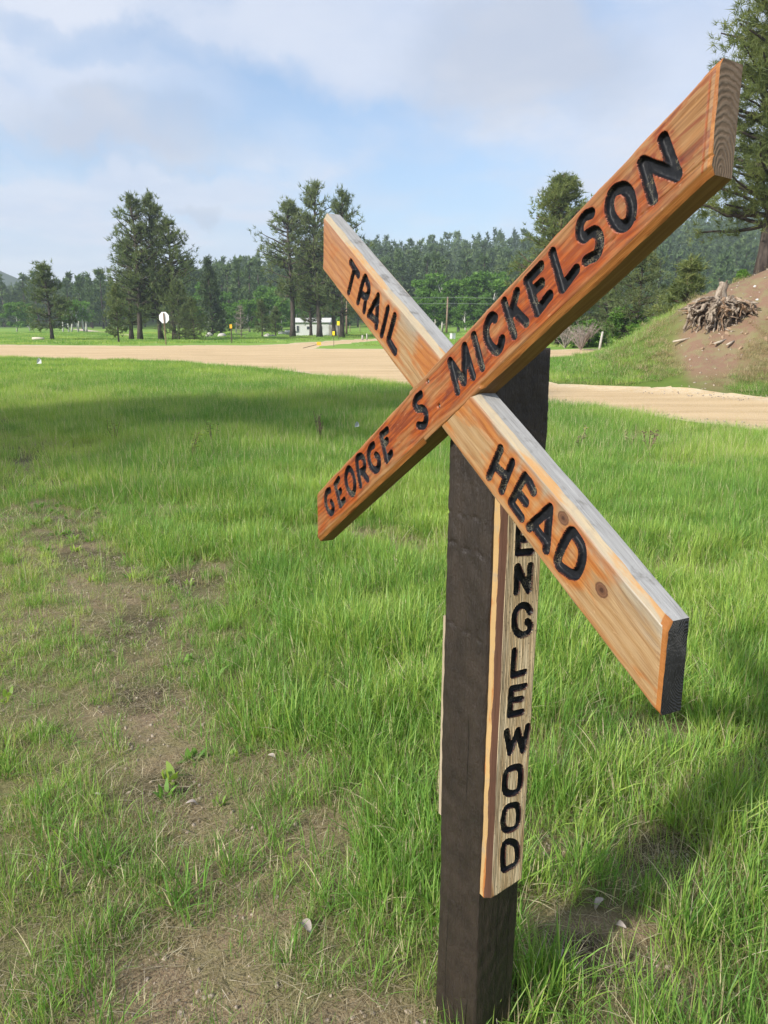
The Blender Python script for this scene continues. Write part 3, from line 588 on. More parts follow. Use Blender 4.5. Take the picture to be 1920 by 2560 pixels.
    LEl = [(ch, [[(v - ez, -x) for x, v in s] for s in S]) for ch, S in LE]
    We, Te = EBD[1] + .002, EBD[2]
    def ch_e(X, Y):
        e = We / 2 - Y; return .0085 * np.clip(1 - e / .012, 0, 1) + .0006 * (e < .012)
    def ch_e2(X, Y):
        e = Y + We / 2; return .003 * np.clip(1 - e / .004, 0, 1)
    E = board('name_board', root, ME, vbot - ez, vtop - ez, -.12, 0, We, Te + .008, LEl, wood_mat('scoured_name_board_wood', 'e'),
              [M_EBROWN, M_ESIDE, M_ESIDE, M_BACK, M_ESIDE, M_BACK], [ch_e, ch_e2], None, res=.0013, rr=.0088, gd=.0085,
              label='narrow upright board on the right face, carved ENGLEWOOD')
    # its twin on the far left face, seen only as a pale sliver
    pu, pn = POSTW
    mb = MB(); mb.add(box((0, 0, 0), (.53, .105, .024)))
    Ob = P0 + PVv * -.785 - PUv * (pu + .0135) - PNv * .0665
    o = mb.build('name_board', side_mat('pale_board', (.40, .33, .24), (.32, .26, .18), .7), root)
    o.matrix_local = root.matrix_world.inverted() @ frame(Ob, PVv, PNv, PUv); o['label'] = 'pale board on the hidden left side of the post'
    # the post: rounded square section, displaced like old painted timber
    v0, v1 = vb, .0905; nv = 420; per = 148
    cs = np.array([(0, 0), (0, -1), (-1, -1), (-1, 0)], float) * np.array([pu, pn])     # (u, n) corners
    cs = np.array([(0, 0), (0, -pn), (-pu, -pn), (-pu, 0)]); ctr = cs.mean(0); r = .007
    pts = []
    for i in range(4):
        p, pr, nx_ = cs[i], cs[i - 1], cs[(i + 1) % 4]
        a = (pr - p) / np.linalg.norm(pr - p); b = (nx_ - p) / np.linalg.norm(nx_ - p)
        for k in range(7):
            s = k / 6; q0 = p + a * r; q1 = p + b * r; pts.append((1 - s) ** 2 * q0 + 2 * s * (1 - s) * p + s * s * q1)
        L = np.linalg.norm(nx_ - p) - 2 * r
        for k in range(1, 30): pts.append(p + b * (r + L * k / 30))
    pts = np.array(pts); per = len(pts); vs = np.linspace(v0, v1, nv)
    d = np.roll(pts, -1, 0) - np.roll(pts, 1, 0); nrm = np.stack([d[:, 1], -d[:, 0]], 1); nrm /= np.linalg.norm(nrm, axis=1)[:, None]
    if ((pts - ctr) * nrm).sum() < 0: nrm = -nrm
    G = np.zeros((nv, per, 3)); Xw = np.array([Vector((1, 0, 0)).dot(PUv), Vector((1, 0, 0)).dot(PNv)])
    for i, v in enumerate(vs):
        s = np.clip((-.12 - v) / 1.2, 0, 1.4)
        wc = np.exp(-(((pts - cs[0]) ** 2).sum(1)) / .06 ** 2); wr = np.exp(-(((pts - cs[1]) ** 2).sum(1)) / .06 ** 2)
        p2 = pts + (wc[:, None] * .0075 - wr[:, None] * .0055) * s * Xw[None]
        dz = np.zeros(per)
        for j in range(per):
            q = Vector((pts[j, 0] * 9, pts[j, 1] * 9, v * 2.2)); h = .0050 * mnoise.noise(q)
            q2 = Vector((pts[j, 0] * 60, pts[j, 1] * 60, v * 26)); h += .0016 * mnoise.noise(q2)
            q3 = Vector((pts[j, 0] * 170, pts[j, 1] * 170, v * (150 if v > -.2 else 30))); h += (.0012) * mnoise.noise(q3)
            dz[j] = h
        for vk, am in ((-.33, .004), (-.26, .003), (-.52, .003)):       # splits and dents across the old paint
            dz -= am * np.exp(-((v - vk - .004 * np.sin(pts[:, 0] * 90)) / .0035) ** 2) * (pts[:, 0] < -.015) * (.5 + .5 * np.sin(pts[:, 0] * 130 + vk * 40))
        G[i, :, 0:2] = p2 + nrm * dz[:, None]; G[i, :, 2] = v
    Vp = G.reshape(-1, 3); idx = np.arange(nv * per).reshape(nv, per)
    Q = np.stack([idx[:-1], np.roll(idx[:-1], -1, 1), np.roll(idx[1:], -1, 1), idx[1:]], -1).reshape(-1, 4)
    top = np.array([[ctr[0], ctr[1], v1 + .003]]); n = len(Vp); Vp = np.vstack([Vp, top]); e = idx[-1]
    Tt = np.stack([e, np.roll(e, -1), np.full(per, n)], -1)
    me = mesh('post', Vp, [Q, Tt], [post_mat()], None, True)
    o = link('post', me, root); o.matrix_local = root.matrix_world.inverted() @ frame(P0, PUv, PNv, PVv)
def post_mat():
    m, t = mat('post_paint'); co = t.n('ShaderNodeTexCoord').outputs['Object']; x, y, z = t.sep(co)
    n = t.noise(co, 14, 5, .6); st = t.noise(t.vmath('MULTIPLY', co, (160, 160, 7)), 1, 4, .65); f = t.noise(t.vmath('MULTIPLY', co, (260, 260, 110)), 1, 4, .65)
    c = t.mix(t.ramp(n, .3, .7), (.016, .011, .0088), (.031, .022, .017)); c = t.mix(t.ramp(st, .5, .75, 0, .5), c, (.013, .010, .009))
    sc = t.ramp(t.noise(t.vmath('MULTIPLY', co, (60, 60, 30)), 1, 4, .7), .72, .80); c = t.mix(t.math('MULTIPLY', sc, .3), c, (.14, .11, .085))
    # drying cracks that run up the timber
    w = t.math('MULTIPLY', t.math('SUBTRACT', t.noise(t.comb(0, 0, t.math('MULTIPLY', z, 6)), 1, 3), .5), .016)
    ck = 0
    for px_, py_, z0, z1 in ((-.105, None, -1.6, -1.25), (None, -.07, -1.5, -1.1), (None, -.11, -1.55, -1.2), (-.05, None, -.95, -.7)):
        d = t.math('ABSOLUTE', t.math('ADD', t.math('SUBTRACT', x if px_ is not None else y, px_ if px_ is not None else py_), w))
        on = t.math('MULTIPLY', t.ramp(z, z0, z0 + .05), t.ramp(z, z1, z1 - .08)); face = t.ramp(y, -.012, -.006) if px_ is not None else t.ramp(x, -.012, -.006)
        ck = t.math('MAXIMUM', ck, t.math('MULTIPLY', t.math('MULTIPLY', t.ramp(d, .0012, .0003), on), face))
    c = t.mix(ck, c, (.004, .003, .003))
    h = t.math('SUBTRACT', t.math('ADD', t.math('MULTIPLY', st, .8), t.math('MULTIPLY', f, .7)), t.math('MULTIPLY', ck, 2))
    t.out(t.bsdf(c, t.ramp(f, .3, .7, .42, .62), t.bump(h, .9, .004), .5)); return m
build_sign()
# ------------------------------------------------------------------ vegetation
def leaf_mat(name, c1, c2, c3, tr=.35, rough=.6, scale=.5, world=True):
    m, t = mat(name); P = t.n('ShaderNodeNewGeometry').outputs['Position']; a = t.attr('rnd')
    oi = t.n('ShaderNodeObjectInfo').outputs['Random']; n = t.noise(P, scale, 3, .5)
    k = t.math('ADD', t.math('MULTIPLY', a, .65), t.math('MULTIPLY', n, .35), clamp=True)
    c = t.mix(t.ramp(k, .15, .6), c1, c2); c = t.mix(t.ramp(k, .55, .9), c, c3)
    c = t.mix(t.math('MULTIPLY', oi, .35), c, t.vmath('MULTIPLY', c, (.62, .72, .8)))
    t.out(t.bsdf(c, rough, None, .25, (tr, t.vmath('MULTIPLY', c, (1.25, 1.3, .7))))); return m
def bark_mat(name, c1, c2):
    m, t = mat(name); co = t.n('ShaderNodeTexCoord').outputs['Object']
    n = t.noise(t.vmath('MULTIPLY', co, (7, 7, 1.6)), 1, 5, .7); c = t.mix(t.ramp(n, .35, .65), c1, c2)
    t.out(t.bsdf(c, .9, t.bump(n, .8, .05), .15)); return m
M_PINE = leaf_mat('pine_needles', (.06, .088, .04), (.15, .185, .075), (.30, .32, .13), .4)
M_PINEY = leaf_mat('yellowish_pine_needles', (.07, .10, .04), (.18, .215, .07), (.36, .36, .13), .42)  # lighter, yellower needle tones
M_SPRUCE = leaf_mat('dark_needles', (.04, .065, .032), (.08, .115, .048), (.15, .18, .07), .25)
M_FAR = leaf_mat('far_needles', (.05, .09, .036), (.10, .155, .055), (.18, .24, .075), .32, scale=.04)
M_BROAD = leaf_mat('broad_leaves', (.08, .17, .03), (.14, .27, .05), (.21, .36, .07), .45)
M_BROADF = leaf_mat('far_broad_leaves', (.09, .18, .04), (.14, .25, .05), (.19, .31, .07), .4, scale=.06)
M_BARK = bark_mat('pine_bark', (.10, .065, .05), (.20, .13, .10))
M_BARKD = bark_mat('dark_bark', (.045, .036, .032), (.10, .08, .068))
M_BIRCH = bark_mat('white_bark', (.40, .39, .36), (.55, .54, .51))
M_DEADW = bark_mat('dead_twigs', (.26, .21, .18), (.38, .33, .29))
def tufts(C, D, S, k, w, rng, spread=.75, A=None):
    """k narrow triangles fanning out of every centre C in direction D with length S"""
    n = len(C); d = D[:, None] + rng.normal(size=(n, k, 3)) * spread; d /= np.linalg.norm(d, axis=2)[..., None] + 1e-9
    p = np.cross(d, rng.normal(size=(n, k, 3))); p /= np.linalg.norm(p, axis=2)[..., None] + 1e-9
    L = S[:, None, None] * rng.uniform(.6, 1.15, (n, k, 1)); b = C[:, None] + rng.normal(size=(n, k, 3)) * S[:, None, None] * .12
    V = np.stack([b - p * L * w, b + p * L * w, b + d * L], 2).reshape(-1, 3); F_ = np.arange(len(V)).reshape(-1, 3)
    if A is None: A = rng.uniform(0, 1, n)
    a = np.clip(A[:, None] + rng.normal(size=(n, k)) * .12, 0, 1)
    return V, F_, np.repeat(a.ravel(), 3)
def pine_data(h, seed, r=.22, base=.25, whorls=26, per=4, tn=5, ts=.45, k=8, w=.12, trunk=.03, shape=1.0, lean=0., twig=True, ragged=.35, sub=2):
    rng = np.random.default_rng(seed); trunkM, crownV, crownF, crownA = MB(), [], [], []
    zs = np.linspace(0, 1, 12); bx = lean * zs ** 2 * h + .012 * h * np.sin(zs * 5 + seed); by = .010 * h * np.sin(zs * 4 + 2 * seed)
    P = np.stack([bx, by, zs * h], 1); tr = trunk * h * (1 - zs) ** .8 + .004 * h; tr[0] *= 1.35
    trunkM.add(tube(P, tr, 8)); C, D, S = [], [], []
    for i in range(whorls):
        f = (i + rng.uniform(-.4, .4)) / whorls; z = base + (1 - base) * np.clip(f, 0, 1)
        u = (z - base) / (1 - base); prof = (np.sin(np.pi * min(1, (.22 + .78 * u)) ** shape) ** .75) * (1 - .35 * u) if shape > 0 else (1 - u) ** .85
        for j in range(per):
            if rng.random() < .12: continue
            th = rng.uniform(0, 6.283); L = r * h * max(prof, .10) * rng.uniform(1 - ragged, 1 + ragged * .6)
            o = np.array([np.interp(z, zs, bx), np.interp(z, zs, by), z * h]); up = rng.uniform(-.05, .35) + .35 * u
            dr = np.array([math.cos(th), math.sin(th), up]); tt = np.linspace(0, 1, 5)[:, None]
            B = o + dr * L * tt + np.array([0, 0, 1]) * (L * .18 * tt ** 2 - L * .10 * tt) + rng.normal(size=(5, 3)) * L * .03 * tt
            if twig: trunkM.add(tube(B, np.linspace(.012, .003, 5) * h * .55, 4, False))
            for q in range(tn):
                s = rng.uniform(.35, 1.0) if q else 1.0; c = np.array([np.interp(s, tt[:, 0], B[:, a]) for a in range(3)])
                c = c + rng.normal(size=3) * L * np.array([.13, .13, .07]); C.append(c); D.append(dr * .6 + np.array([0, 0, .45])); S.append(ts * rng.uniform(.7, 1.2))
                if sub and rng.random() < .8:
                    for _ in range(sub): C.append(c + rng.normal(size=3) * ts * .55); D.append(D[-1]); S.append(S[-1] * .9)
    for q in range(6): C.append(P[-1] + rng.normal(size=3) * ts * .35 - np.array([0, 0, .12 * q * ts])); D.append(np.array([0, 0, 1.])); S.append(ts * .9)
    C, D, S = np.array(C), np.array(D), np.array(S)
    clump = .5 + .28 * fbm2(C[:, 0] * 2.4 + C[:, 2], C[:, 1] * 2.4 + C[:, 2] * 1.7, 1.1 / (ts * 2.5), seed) + .10 * (C[:, 2] / h - .5)
    V, F_, A = tufts(C, D, S, k, w, rng, .75, np.clip(clump, 0, 1)); return trunkM, (V, F_, A)
def broad_data(h, seed, r=.38, base=.15, n=900, ls=.22, trunk=.02, multi=1, k=3):
    rng = np.random.default_rng(seed); T_ = MB(); C = []
    lobes = []
    for s in range(multi):
        ox, oy = (rng.normal(size=2) * r * h * .45) if multi > 1 else (0, 0); zs = np.linspace(0, .8, 7)
        P = np.stack([ox + .03 * h * np.sin(zs * 4 + s), oy + .02 * h * np.sin(zs * 5 + s), zs * h], 1); T_.add(tube(P, trunk * h * (1.05 - zs), 6))
        for q in range(7 if multi > 1 else 16):
            z = rng.uniform(base + .1, .95); rad = r * h * (.55 if multi > 1 else 1) * math.sin(math.pi * (.15 + .8 * (z - base) / (1 - base))) ** .6
            th = rng.uniform(0, 6.28); a = rng.uniform(.2, .85); lobes.append((ox + rad * a * math.cos(th), oy + rad * a * math.sin(th), z * h, r * h * rng.uniform(.22, .42)))
            T_.add(tube(np.array([P[min(6, int(z * 6))], lobes[-1][:3]]), [trunk * h * .35, trunk * h * .1], 4, False))
    m = max(n // len(lobes), 4)
    for lx, ly, lz, lr in lobes:
        d = rng.normal(size=(m, 3)); d /= np.linalg.norm(d, axis=1)[:, None]; C.append(np.array([lx, ly, lz]) + d * lr * rng.uniform(.45, 1.05, (m, 1)) * np.array([1, 1, .75]))
    C = np.concatenate(C); D = C - np.array([0, 0, h * .5]); D /= np.linalg.norm(D, axis=1)[:, None]
    V, F_, A = tufts(C, D, np.full(len(C), ls), k, .38, rng, .9); return T_, (V, F_, A)
def tree_meshes(data, leafm, barkm, name):
    T_, (V, F_, A) = data
    return (T_.mesh(name + '_trunk', [barkm], True), mesh(name + '_crown', V, [F_], [leafm], None, False, {'rnd': A}))
def place_tree(name, meshes, loc, s=1, rz=0, sx=None, **kw):
    e = empty(name, loc, rz, **kw); e.scale = (sx or s, sx or s, s)
    link('trunk', meshes[0], e); link('crown', meshes[1], e); return e
def at_px(px, Y):
    p = pt(px, 829, Y); return p.x
def tree_at(name, meshes, h0, px, Y, top, label, cat='tree', group=None, rz=None, wid=1.0, dz=-.08):
    x = at_px(px, Y); z = gz(x, Y) + dz; H_ = pt(px, top, Y).z - z; s = H_ / h0
    return place_tree(name, meshes, (x, Y, z), s, random.uniform(0, 6.28) if rz is None else rz, s * wid, label=label, category=cat, group=group)
def build_trees():
    big = [tree_meshes(pine_data(20, 11 + i, r=.23, base=b, whorls=25, per=5, tn=5, ts=.78, k=9, w=.085, trunk=.016, shape=sh, sub=1, ragged=.45), M_PINE, M_BARKD, 'tall_pine') for i, (b, sh) in enumerate(((.22, 1.0), (.16, .95), (.30, .95)))]
    sm = [tree_meshes(pine_data(8, 31 + i, r=.28, base=.16, whorls=18, per=5, tn=5, ts=.48, k=9, w=.10, trunk=.018, shape=.85, sub=1), M_PINE, M_BARKD, 'small_pine') for i in range(2)]
    bright = tree_meshes(pine_data(8, 41, r=.28, base=.05, whorls=18, per=5, tn=5, ts=.48, k=9, w=.09, shape=0), M_PINEY, M_BARK, 'young_pine')
    spr = tree_meshes(pine_data(14, 51, r=.24, base=.03, whorls=24, per=5, tn=6, ts=.75, k=8, w=.12, trunk=.012, shape=0, sub=1), M_SPRUCE, M_BARKD, 'spruce')
    bushy = tree_meshes(pine_data(12, 61, r=.42, base=.06, whorls=18, per=6, tn=6, ts=.62, k=9, w=.09, trunk=.014, shape=.75), M_PINE, M_BARKD, 'bushy_pine')
    dense = tree_meshes(pine_data(16, 71, r=.29, base=.05, whorls=34, per=7, tn=8, ts=.50, k=11, w=.08, trunk=.014, shape=.85, sub=2), M_PINEY, M_BARK, 'dense_pine')
    # the clump by the stop sign
    g = 'tall pines in the clump behind the stop sign'
    tree_at('pine_tree', big[0], 20, 352, 91, 492, 'tall dark pine forming the left spire of the clump behind the stop sign', 'pine tree', g, 1.0, .92)
    tree_at('pine_tree', big[1], 20, 398, 93, 487, 'tallest pine of the clump behind the stop sign, with a double looking top', 'pine tree', g, 2.3, .95)
    tree_at('pine_tree', big[2], 20, 436, 92, 548, 'pine leaning out on the right of the clump behind the stop sign', 'pine tree', g, 4.0, 1.0)
    tree_at('pine_tree', big[1], 20, 330, 95, 600, 'lower pine filling the left foot of the clump behind the stop sign', 'pine tree', g, 5.0, 1.15)
    tree_at('pine_tree', bushy, 12, 448, 88, 700, 'low dark bushy pine at the right foot of the clump behind the stop sign', 'pine tree', None, 1.2, .8)
    tree_at('pine_tree', bushy, 12, 484, 87, 745, 'small dark spreading pine just right of the stop sign', 'pine tree', None, 2.2, .85)
    tree_at('pine_tree', sm[0], 8, 128, 91, 662, 'lone open crowned pine near the left edge of the meadow', 'pine tree', None, 1.2, 1.15)
    tree_at('pine_tree', sm[1], 8, 296, 70, 712, 'small slim pine standing left of the tall clump', 'pine tree', None, 2.0, .75)
    tree_at('pine_tree', spr, 14, 530, 122, 650, 'tall narrow pine between the clump and the orange marker', 'pine tree', None, .5, .9)
    # pines over the white house
    g = 'tall pines standing over the white house'
    tree_at('pine_tree', big[2], 20, 730, 111, 505, 'reddish trunked pine on the left of the trees over the white house', 'pine tree', g, .3, 1.05)
    tree_at('pine_tree', big[0], 20, 795, 109, 462, 'tallest slim pine behind the upper end of the TRAIL board', 'pine tree', g, 3.3, .9)
    tree_at('pine_tree', big[1], 20, 857, 107, 478, 'pine with thick dark trunk on the right of the trees over the white house', 'pine tree', g, 4.4, .9)
    tree_at('pine_tree', big[2], 20, 838, 113, 560, 'shaded pine behind the yellow marker post', 'pine tree', g, 2.4, .9)
    tree_at('pine_tree', big[1], 20, 776, 116, 600, 'leaning brown trunked pine in the middle of the trees over the white house', 'pine tree', g, 1.4, .8)
    tree_at('pine_tree', sm[0], 8, 655, 112, 752, 'small dark round pine left of the white house', 'pine tree', None, .4, .9)
    tree_at('pine_tree', sm[1], 8, 690, 116, 768, 'small dense pine next to the white house wall', 'pine tree', None, 2.4, 1.0)
    # behind and right of the sign
    tree_at('pine_tree', dense, 16, 1392, 62, 437, 'dense pyramid shaped pine rising behind the MICKELSON board', 'pine tree', None, .9, 1.12)
    tree_at('pine_tree', bushy, 12, 1590, 52, 618, 'wide dark pine below the board, left of the root pile', 'pine tree', None, .3, .95)
    tree_at('pine_tree', bushy, 12, 1515, 60, 650, 'rounded pine between the bare shrubs and the wide dark pine', 'pine tree', None, 3.3, .7)
    tree_at('pine_tree', bright, 8, 1706, 40, 645, 'small yellow green young pine behind the root pile', 'pine tree', None, .3, 1.35)
    # the near pine on the bank
    near = tree_meshes(pine_data(15, 90, r=.205, base=.16, whorls=42, per=6, tn=11, ts=.34, k=15, w=.05, trunk=.0145, shape=.7, ragged=.35, sub=3), M_PINEY, M_BARKD, 'near_pine')
    x = at_px(1888, 31.5); place_tree('pine_tree', near, (x, 31.5, gz(x, 31.5) - .1), 1.0, 1.9, 1.0, label='large near pine on top of the bank at the right edge', category='pine tree')
    # off to the left behind the camera: the trees whose shade crosses the meadow
    for (x, y, hh, rz, l) in ((-15.5, 4.0, 17, .4, 'pine beyond the left edge shading the middle of the meadow'), (-20.5, 1.0, 17, 2., 'pine far beyond the left edge shading the left side of the meadow')):
        place_tree('pine_tree', big[0] if rz < 1 else big[1], (x, y, gz(x, y)), hh / 20, rz, hh / 20 * 1.25, label=l, category='pine tree')
    # broadleaf trees
    asp = [tree_meshes(broad_data(9, 5 + i, r=.34, base=.12, n=1500, ls=.42, k=4), M_BROAD, M_BIRCH, 'aspen') for i in range(3)]
    bir = tree_meshes(broad_data(7, 15, r=.30, base=.30, n=900, ls=.36, multi=4, trunk=.028), M_BROAD, M_BIRCH, 'birch')
    low = [tree_meshes(broad_data(4, 25 + i, r=.6, base=.0, n=900, ls=.30, trunk=.012), M_BROAD, M_BARKD, 'bush') for i in range(2)]
    tree_at('birch_tree', bir, 7, 172, 150, 752, 'white stemmed birch with thin leaves near the left edge', 'birch tree', None, .5, 1.0)
    tree_at('birch_tree', bir, 7, 190, 152, 748, 'fuller birch on the right of the white stems', 'birch tree', None, 2.5, 1.2)
    tree_at('willow_tree', asp[0], 9, 42, 160, 748, 'pale green rounded willow at the left edge of the meadow', 'willow', None, .5, 1.35)
    tree_at('willow_tree', asp[1], 9, 75, 165, 760, 'lower pale green willow beside the rounded one at left', 'willow', None, 1.5, 1.1)
    AL = ['low aspen at the left edge of the grove, left of the utility pole', 'aspen of the grove just left of the utility pole', 'tall aspen directly behind the utility pole', 'aspen of the grove just right of the utility pole', 'tallest rounded aspen in the right half of the grove', 'aspen behind the letter C of the board', 'aspen at the right end of the grove, partly behind the dense pine', 'aspen right of the dense pine, under the MICKELSON board', 'short aspen in front of the grove at its left', 'short aspen in front of the middle of the grove', 'short aspen in front of the right half of the grove',
          'leafy aspen behind the amber marker post', 'leafy aspen behind the dead conifer', 'tall leafy aspen over the small dark round pine', 'leafy aspen right of the tall narrow pine', 'leafy aspen between the tall clump and the tall narrow pine', 'leafy aspen left of the reddish pine trunk', 'highest leafy aspen left of the dead conifer', 'highest leafy aspen right of the dead conifer', 'leafy aspen behind the white house']
    i = 0
    for px, Y, top, wd in ((1035, 140, 742, 1.1), (1065, 150, 700, 1.3), (1105, 148, 690, 1.3), (1145, 146, 684, 1.35), (1190, 145, 682, 1.35), (1235, 142, 688, 1.3), (1275, 140, 700, 1.2), (1325, 130, 712, 1.2), (1085, 140, 735, 1.2), (1165, 138, 730, 1.2), (1215, 137, 738, 1.2)):
        tree_at('aspen_tree', asp[i % 3], 9, px, Y, top, AL[i], 'aspen tree', 'aspens in the grove behind the crossing of the boards', None, wd); i += 1
    for px, Y, top, wd in ((590, 150, 760, 1.2), (625, 152, 742, 1.3), (660, 158, 730, 1.3), (560, 165, 735, 1.2), (500, 160, 760, 1.3), (705, 150, 748, 1.2), (520, 175, 712, 1.4), (680, 170, 706, 1.3), (745, 160, 745, 1.2)):
        tree_at('aspen_tree', asp[i % 3], 9, px, Y, top, AL[i], 'aspen tree', 'aspens in the trees left of the white house', None, wd); i += 1
    for px, Y, top, l, k in ((1470, 54, 778, 'green leafy bush behind the bare grey shrubs', 0), (1560, 52, 770, 'yellow green bush at the foot of the wide dark pine', 1), (1655, 42, 760, 'green bush behind the left shoulder of the bank', 0), (1420, 60, 790, 'low green bush left of the bare shrubs', 1), (1905, 30, 672, 'leafy green bush beside the near pine trunk', 0), (1845, 33, 676, 'low leafy bush left of the near pine trunk', 1)):
        tree_at('bush', low[k], 4, px, Y, top, l, 'bush', None, None, 1.3 if Y > 40 else .8)
    # bare shrubs and the dead conifer
    def bare(name, px, Y, top, spread, n, label, cat, seed, m=M_DEADW, conif=False):
        rng = np.random.default_rng(seed); x = at_px(px, Y); z = gz(x, Y); h = pt(px, top, Y).z - z; T_ = MB()
        if conif:
            T_.add(tube([(0, 0, 0), (0, 0, h)], [.09, .015], 6))
            for q in range(n):
                zz = h * rng.uniform(.08, .95); L = spread * (1 - zz / h) * rng.uniform(.7, 1.1) + .15; th = rng.uniform(0, 6.28)
                P = np.array([(0, 0, zz), (L * .5 * math.cos(th), L * .5 * math.sin(th), zz + .05), (L * math.cos(th), L * math.sin(th), zz + .22 * L)]); T_.add(tube(P, [.03, .02, .01], 3, False))
                for _ in range(3):
                    a = P[1] + (P[2] - P[1]) * rng.random(); T_.add(tube([a, a + rng.normal(size=3) * .28], [.012, .004], 3, False))
        else:
            for q in range(n):
                th = rng.uniform(0, 6.28); L = spread * rng.uniform(.3, 1); hh = h * rng.uniform(.55, 1)
                e = np.array([L * math.cos(th), L * math.sin(th), hh]); mid = e * np.array([.35, .35, .5]) + rng.normal(size=3) * .08
                T_.add(tube([(0, 0, 0), mid, e], [.03, .018, .006], 3, False))
                for _ in range(9):
                    a = mid + (e - mid) * rng.random(); T_.add(tube([a, a + rng.normal(size=3) * .25 + np.array([0, 0, .1])], [.009, .003], 3, False))
        e = empty(name, (x, Y, z), label=label, category=cat); T_.build('branches', m, e, True)
    bare('bare_shrub', 1455, 50, 800, 1.5, 42, 'leafless grey shrub between the post top and the bank', 'shrub', 1)
    bare('bare_shrub', 1415, 53, 812, 1.1, 26, 'smaller leafless grey shrub nearer the post top', 'shrub', 2)
    bare('dead_conifer', 603, 110, 762, 1.6, 90, 'dead grey brown conifer right of the orange marker post', 'dead tree', 3, conif=True)
    # forest
    far = []
    for i in range(5):
        h = 15; T_, (V, F_, A) = pine_data(h, 200 + i, r=.17 if i < 3 else .22, base=.12 + .05 * (i % 3), whorls=16, per=4, tn=3, ts=1.15, k=5, w=.22, trunk=.013, shape=0 if i % 2 else .8, twig=False, sub=0)
        T_.F[4] = [np.concatenate(T_.F[4])]; far.append((T_, V, F_, A))
    meshes = []
    for T_, V, F_, A in far:
        Tv = np.concatenate(T_.V); Fq = np.concatenate(T_.F[4]); n = len(Tv)
        meshes.append((np.vstack([Tv, V]), Fq, F_ + n, np.concatenate([np.full(n, .05), A]), mesh('forest_pine', np.vstack([Tv, V]), [Fq, F_ + n], [M_FAR, M_BARKD], np.concatenate([np.ones(len(Fq)), np.zeros(len(F_))]), False, {'rnd': np.concatenate([np.full(n, .05), A])})))
    bt = []
    for i in range(2):
        T_, (V, F_, A) = broad_data(8, 300 + i, r=.36, base=.05, n=260, ls=.9, k=3); Tv = np.concatenate(T_.V); n_ = len(Tv); bt.append(mesh('forest_broadleaf', np.vstack([Tv, V]), [np.concatenate(T_.F[4]), np.concatenate(T_.F[3]), F_ + n_], [M_BROADF], None, False, {'rnd': np.concatenate([np.zeros(n_), A])}))
    rng = np.random.default_rng(5); cand = []
    Y = 178.
    while Y < 470:
        dx = 4.6 + (Y - 178) * .012; xs = np.arange(-.60 * Y, .60 * Y, dx) + rng.uniform(-1.6, 1.6, len(np.arange(-.60 * Y, .60 * Y, dx)))
        for x in xs: cand.append((x, Y + rng.uniform(-2.4, 2.4)))
        Y += 5.6 + (Y - 178) * .02
    cand = np.array(cand); t = cand[:, 0] / cand[:, 1]; Yc = cand[:, 1]
    dens = np.where(t < -.28, np.where((Yc > 205) , .85, 0.0), .85)
    dens = np.where((t > -.26) & (Yc < 190), .4, dens); dens = np.where((t > -.40) & (t < -.28) & (Yc < 200), .6, dens)
    keep = rng.random(len(cand)) < dens; cand = cand[keep]; order = np.argsort(cand[:, 1]); cand = cand[order]
    print('forest', len(cand)); z = ground_z(cand[:, 0], cand[:, 1])
    bV, bQ, bT, bA, n = [], [], [], [], 0; ni = 0
    for i, (x, y) in enumerate(cand):
        t_ = x / y; bro = rng.random() < (.35 if (y < 235 and t_ > -.25) else .04); s = rng.uniform(.72, 1.28) * (.76 if t_ < -.28 else .84 if t_ < -.1 else .9); rz = rng.uniform(0, 6.28); k = rng.integers(5)
        if ni < 290:
            o = link('pine_tree' if not bro else 'broadleaf_tree', meshes[k][4] if not bro else bt[k % 2]); o.location = (x, y, z[i] - .2); o.rotation_euler = (0, 0, rz); o.scale = (s, s, s) if not bro else (s * .8,) * 3
            reg = next(nm for lim, nm in ((-.46, 'at the far left edge'), (-.385, 'behind the lone pine at left'), (-.27, 'behind the clump by the road sign'), (-.17, 'right of the clump by the road sign'), (-.04, 'behind the pines over the white house'), (.07, 'between the TRAIL board and the utility pole'), (.19, 'above the aspen grove'), (.30, 'behind the dense pine'), (.42, 'under the MICKELSON board'), (9, 'behind the root pile and near pine')) if t_ < lim)
            tag(o, ('light green leafy tree of the forest edge ' if bro else 'dark pine of the forest front ') + reg, 'tree' if bro else 'pine tree', ('leafy trees of the forest ' if bro else 'forest pines ') + reg)
            ni += 1
        else:
            V, Q, F_, A, _ = meshes[k]; c, s_ = math.cos(rz), math.sin(rz); M = np.array([[c, s_, 0], [-s_, c, 0], [0, 0, 1]]) * s
            sel = np.arange(len(F_)) % 2 == (i % 2) if y > 300 else slice(None)
            bV.append(V @ M + np.array([x, y, z[i] - .2])); bT.append(F_[sel] + n); bA.append(np.clip(A + rng.uniform(-.25, .25), 0, 1)); n += len(V)
    tag(link('far_forest', mesh('far_forest', np.concatenate(bV), [np.concatenate(bT)], [M_FAR], None, False, {'rnd': np.concatenate(bA)})), 'mass of distant pines covering the upper hillside', 'forest', kind='stuff')
build_trees()
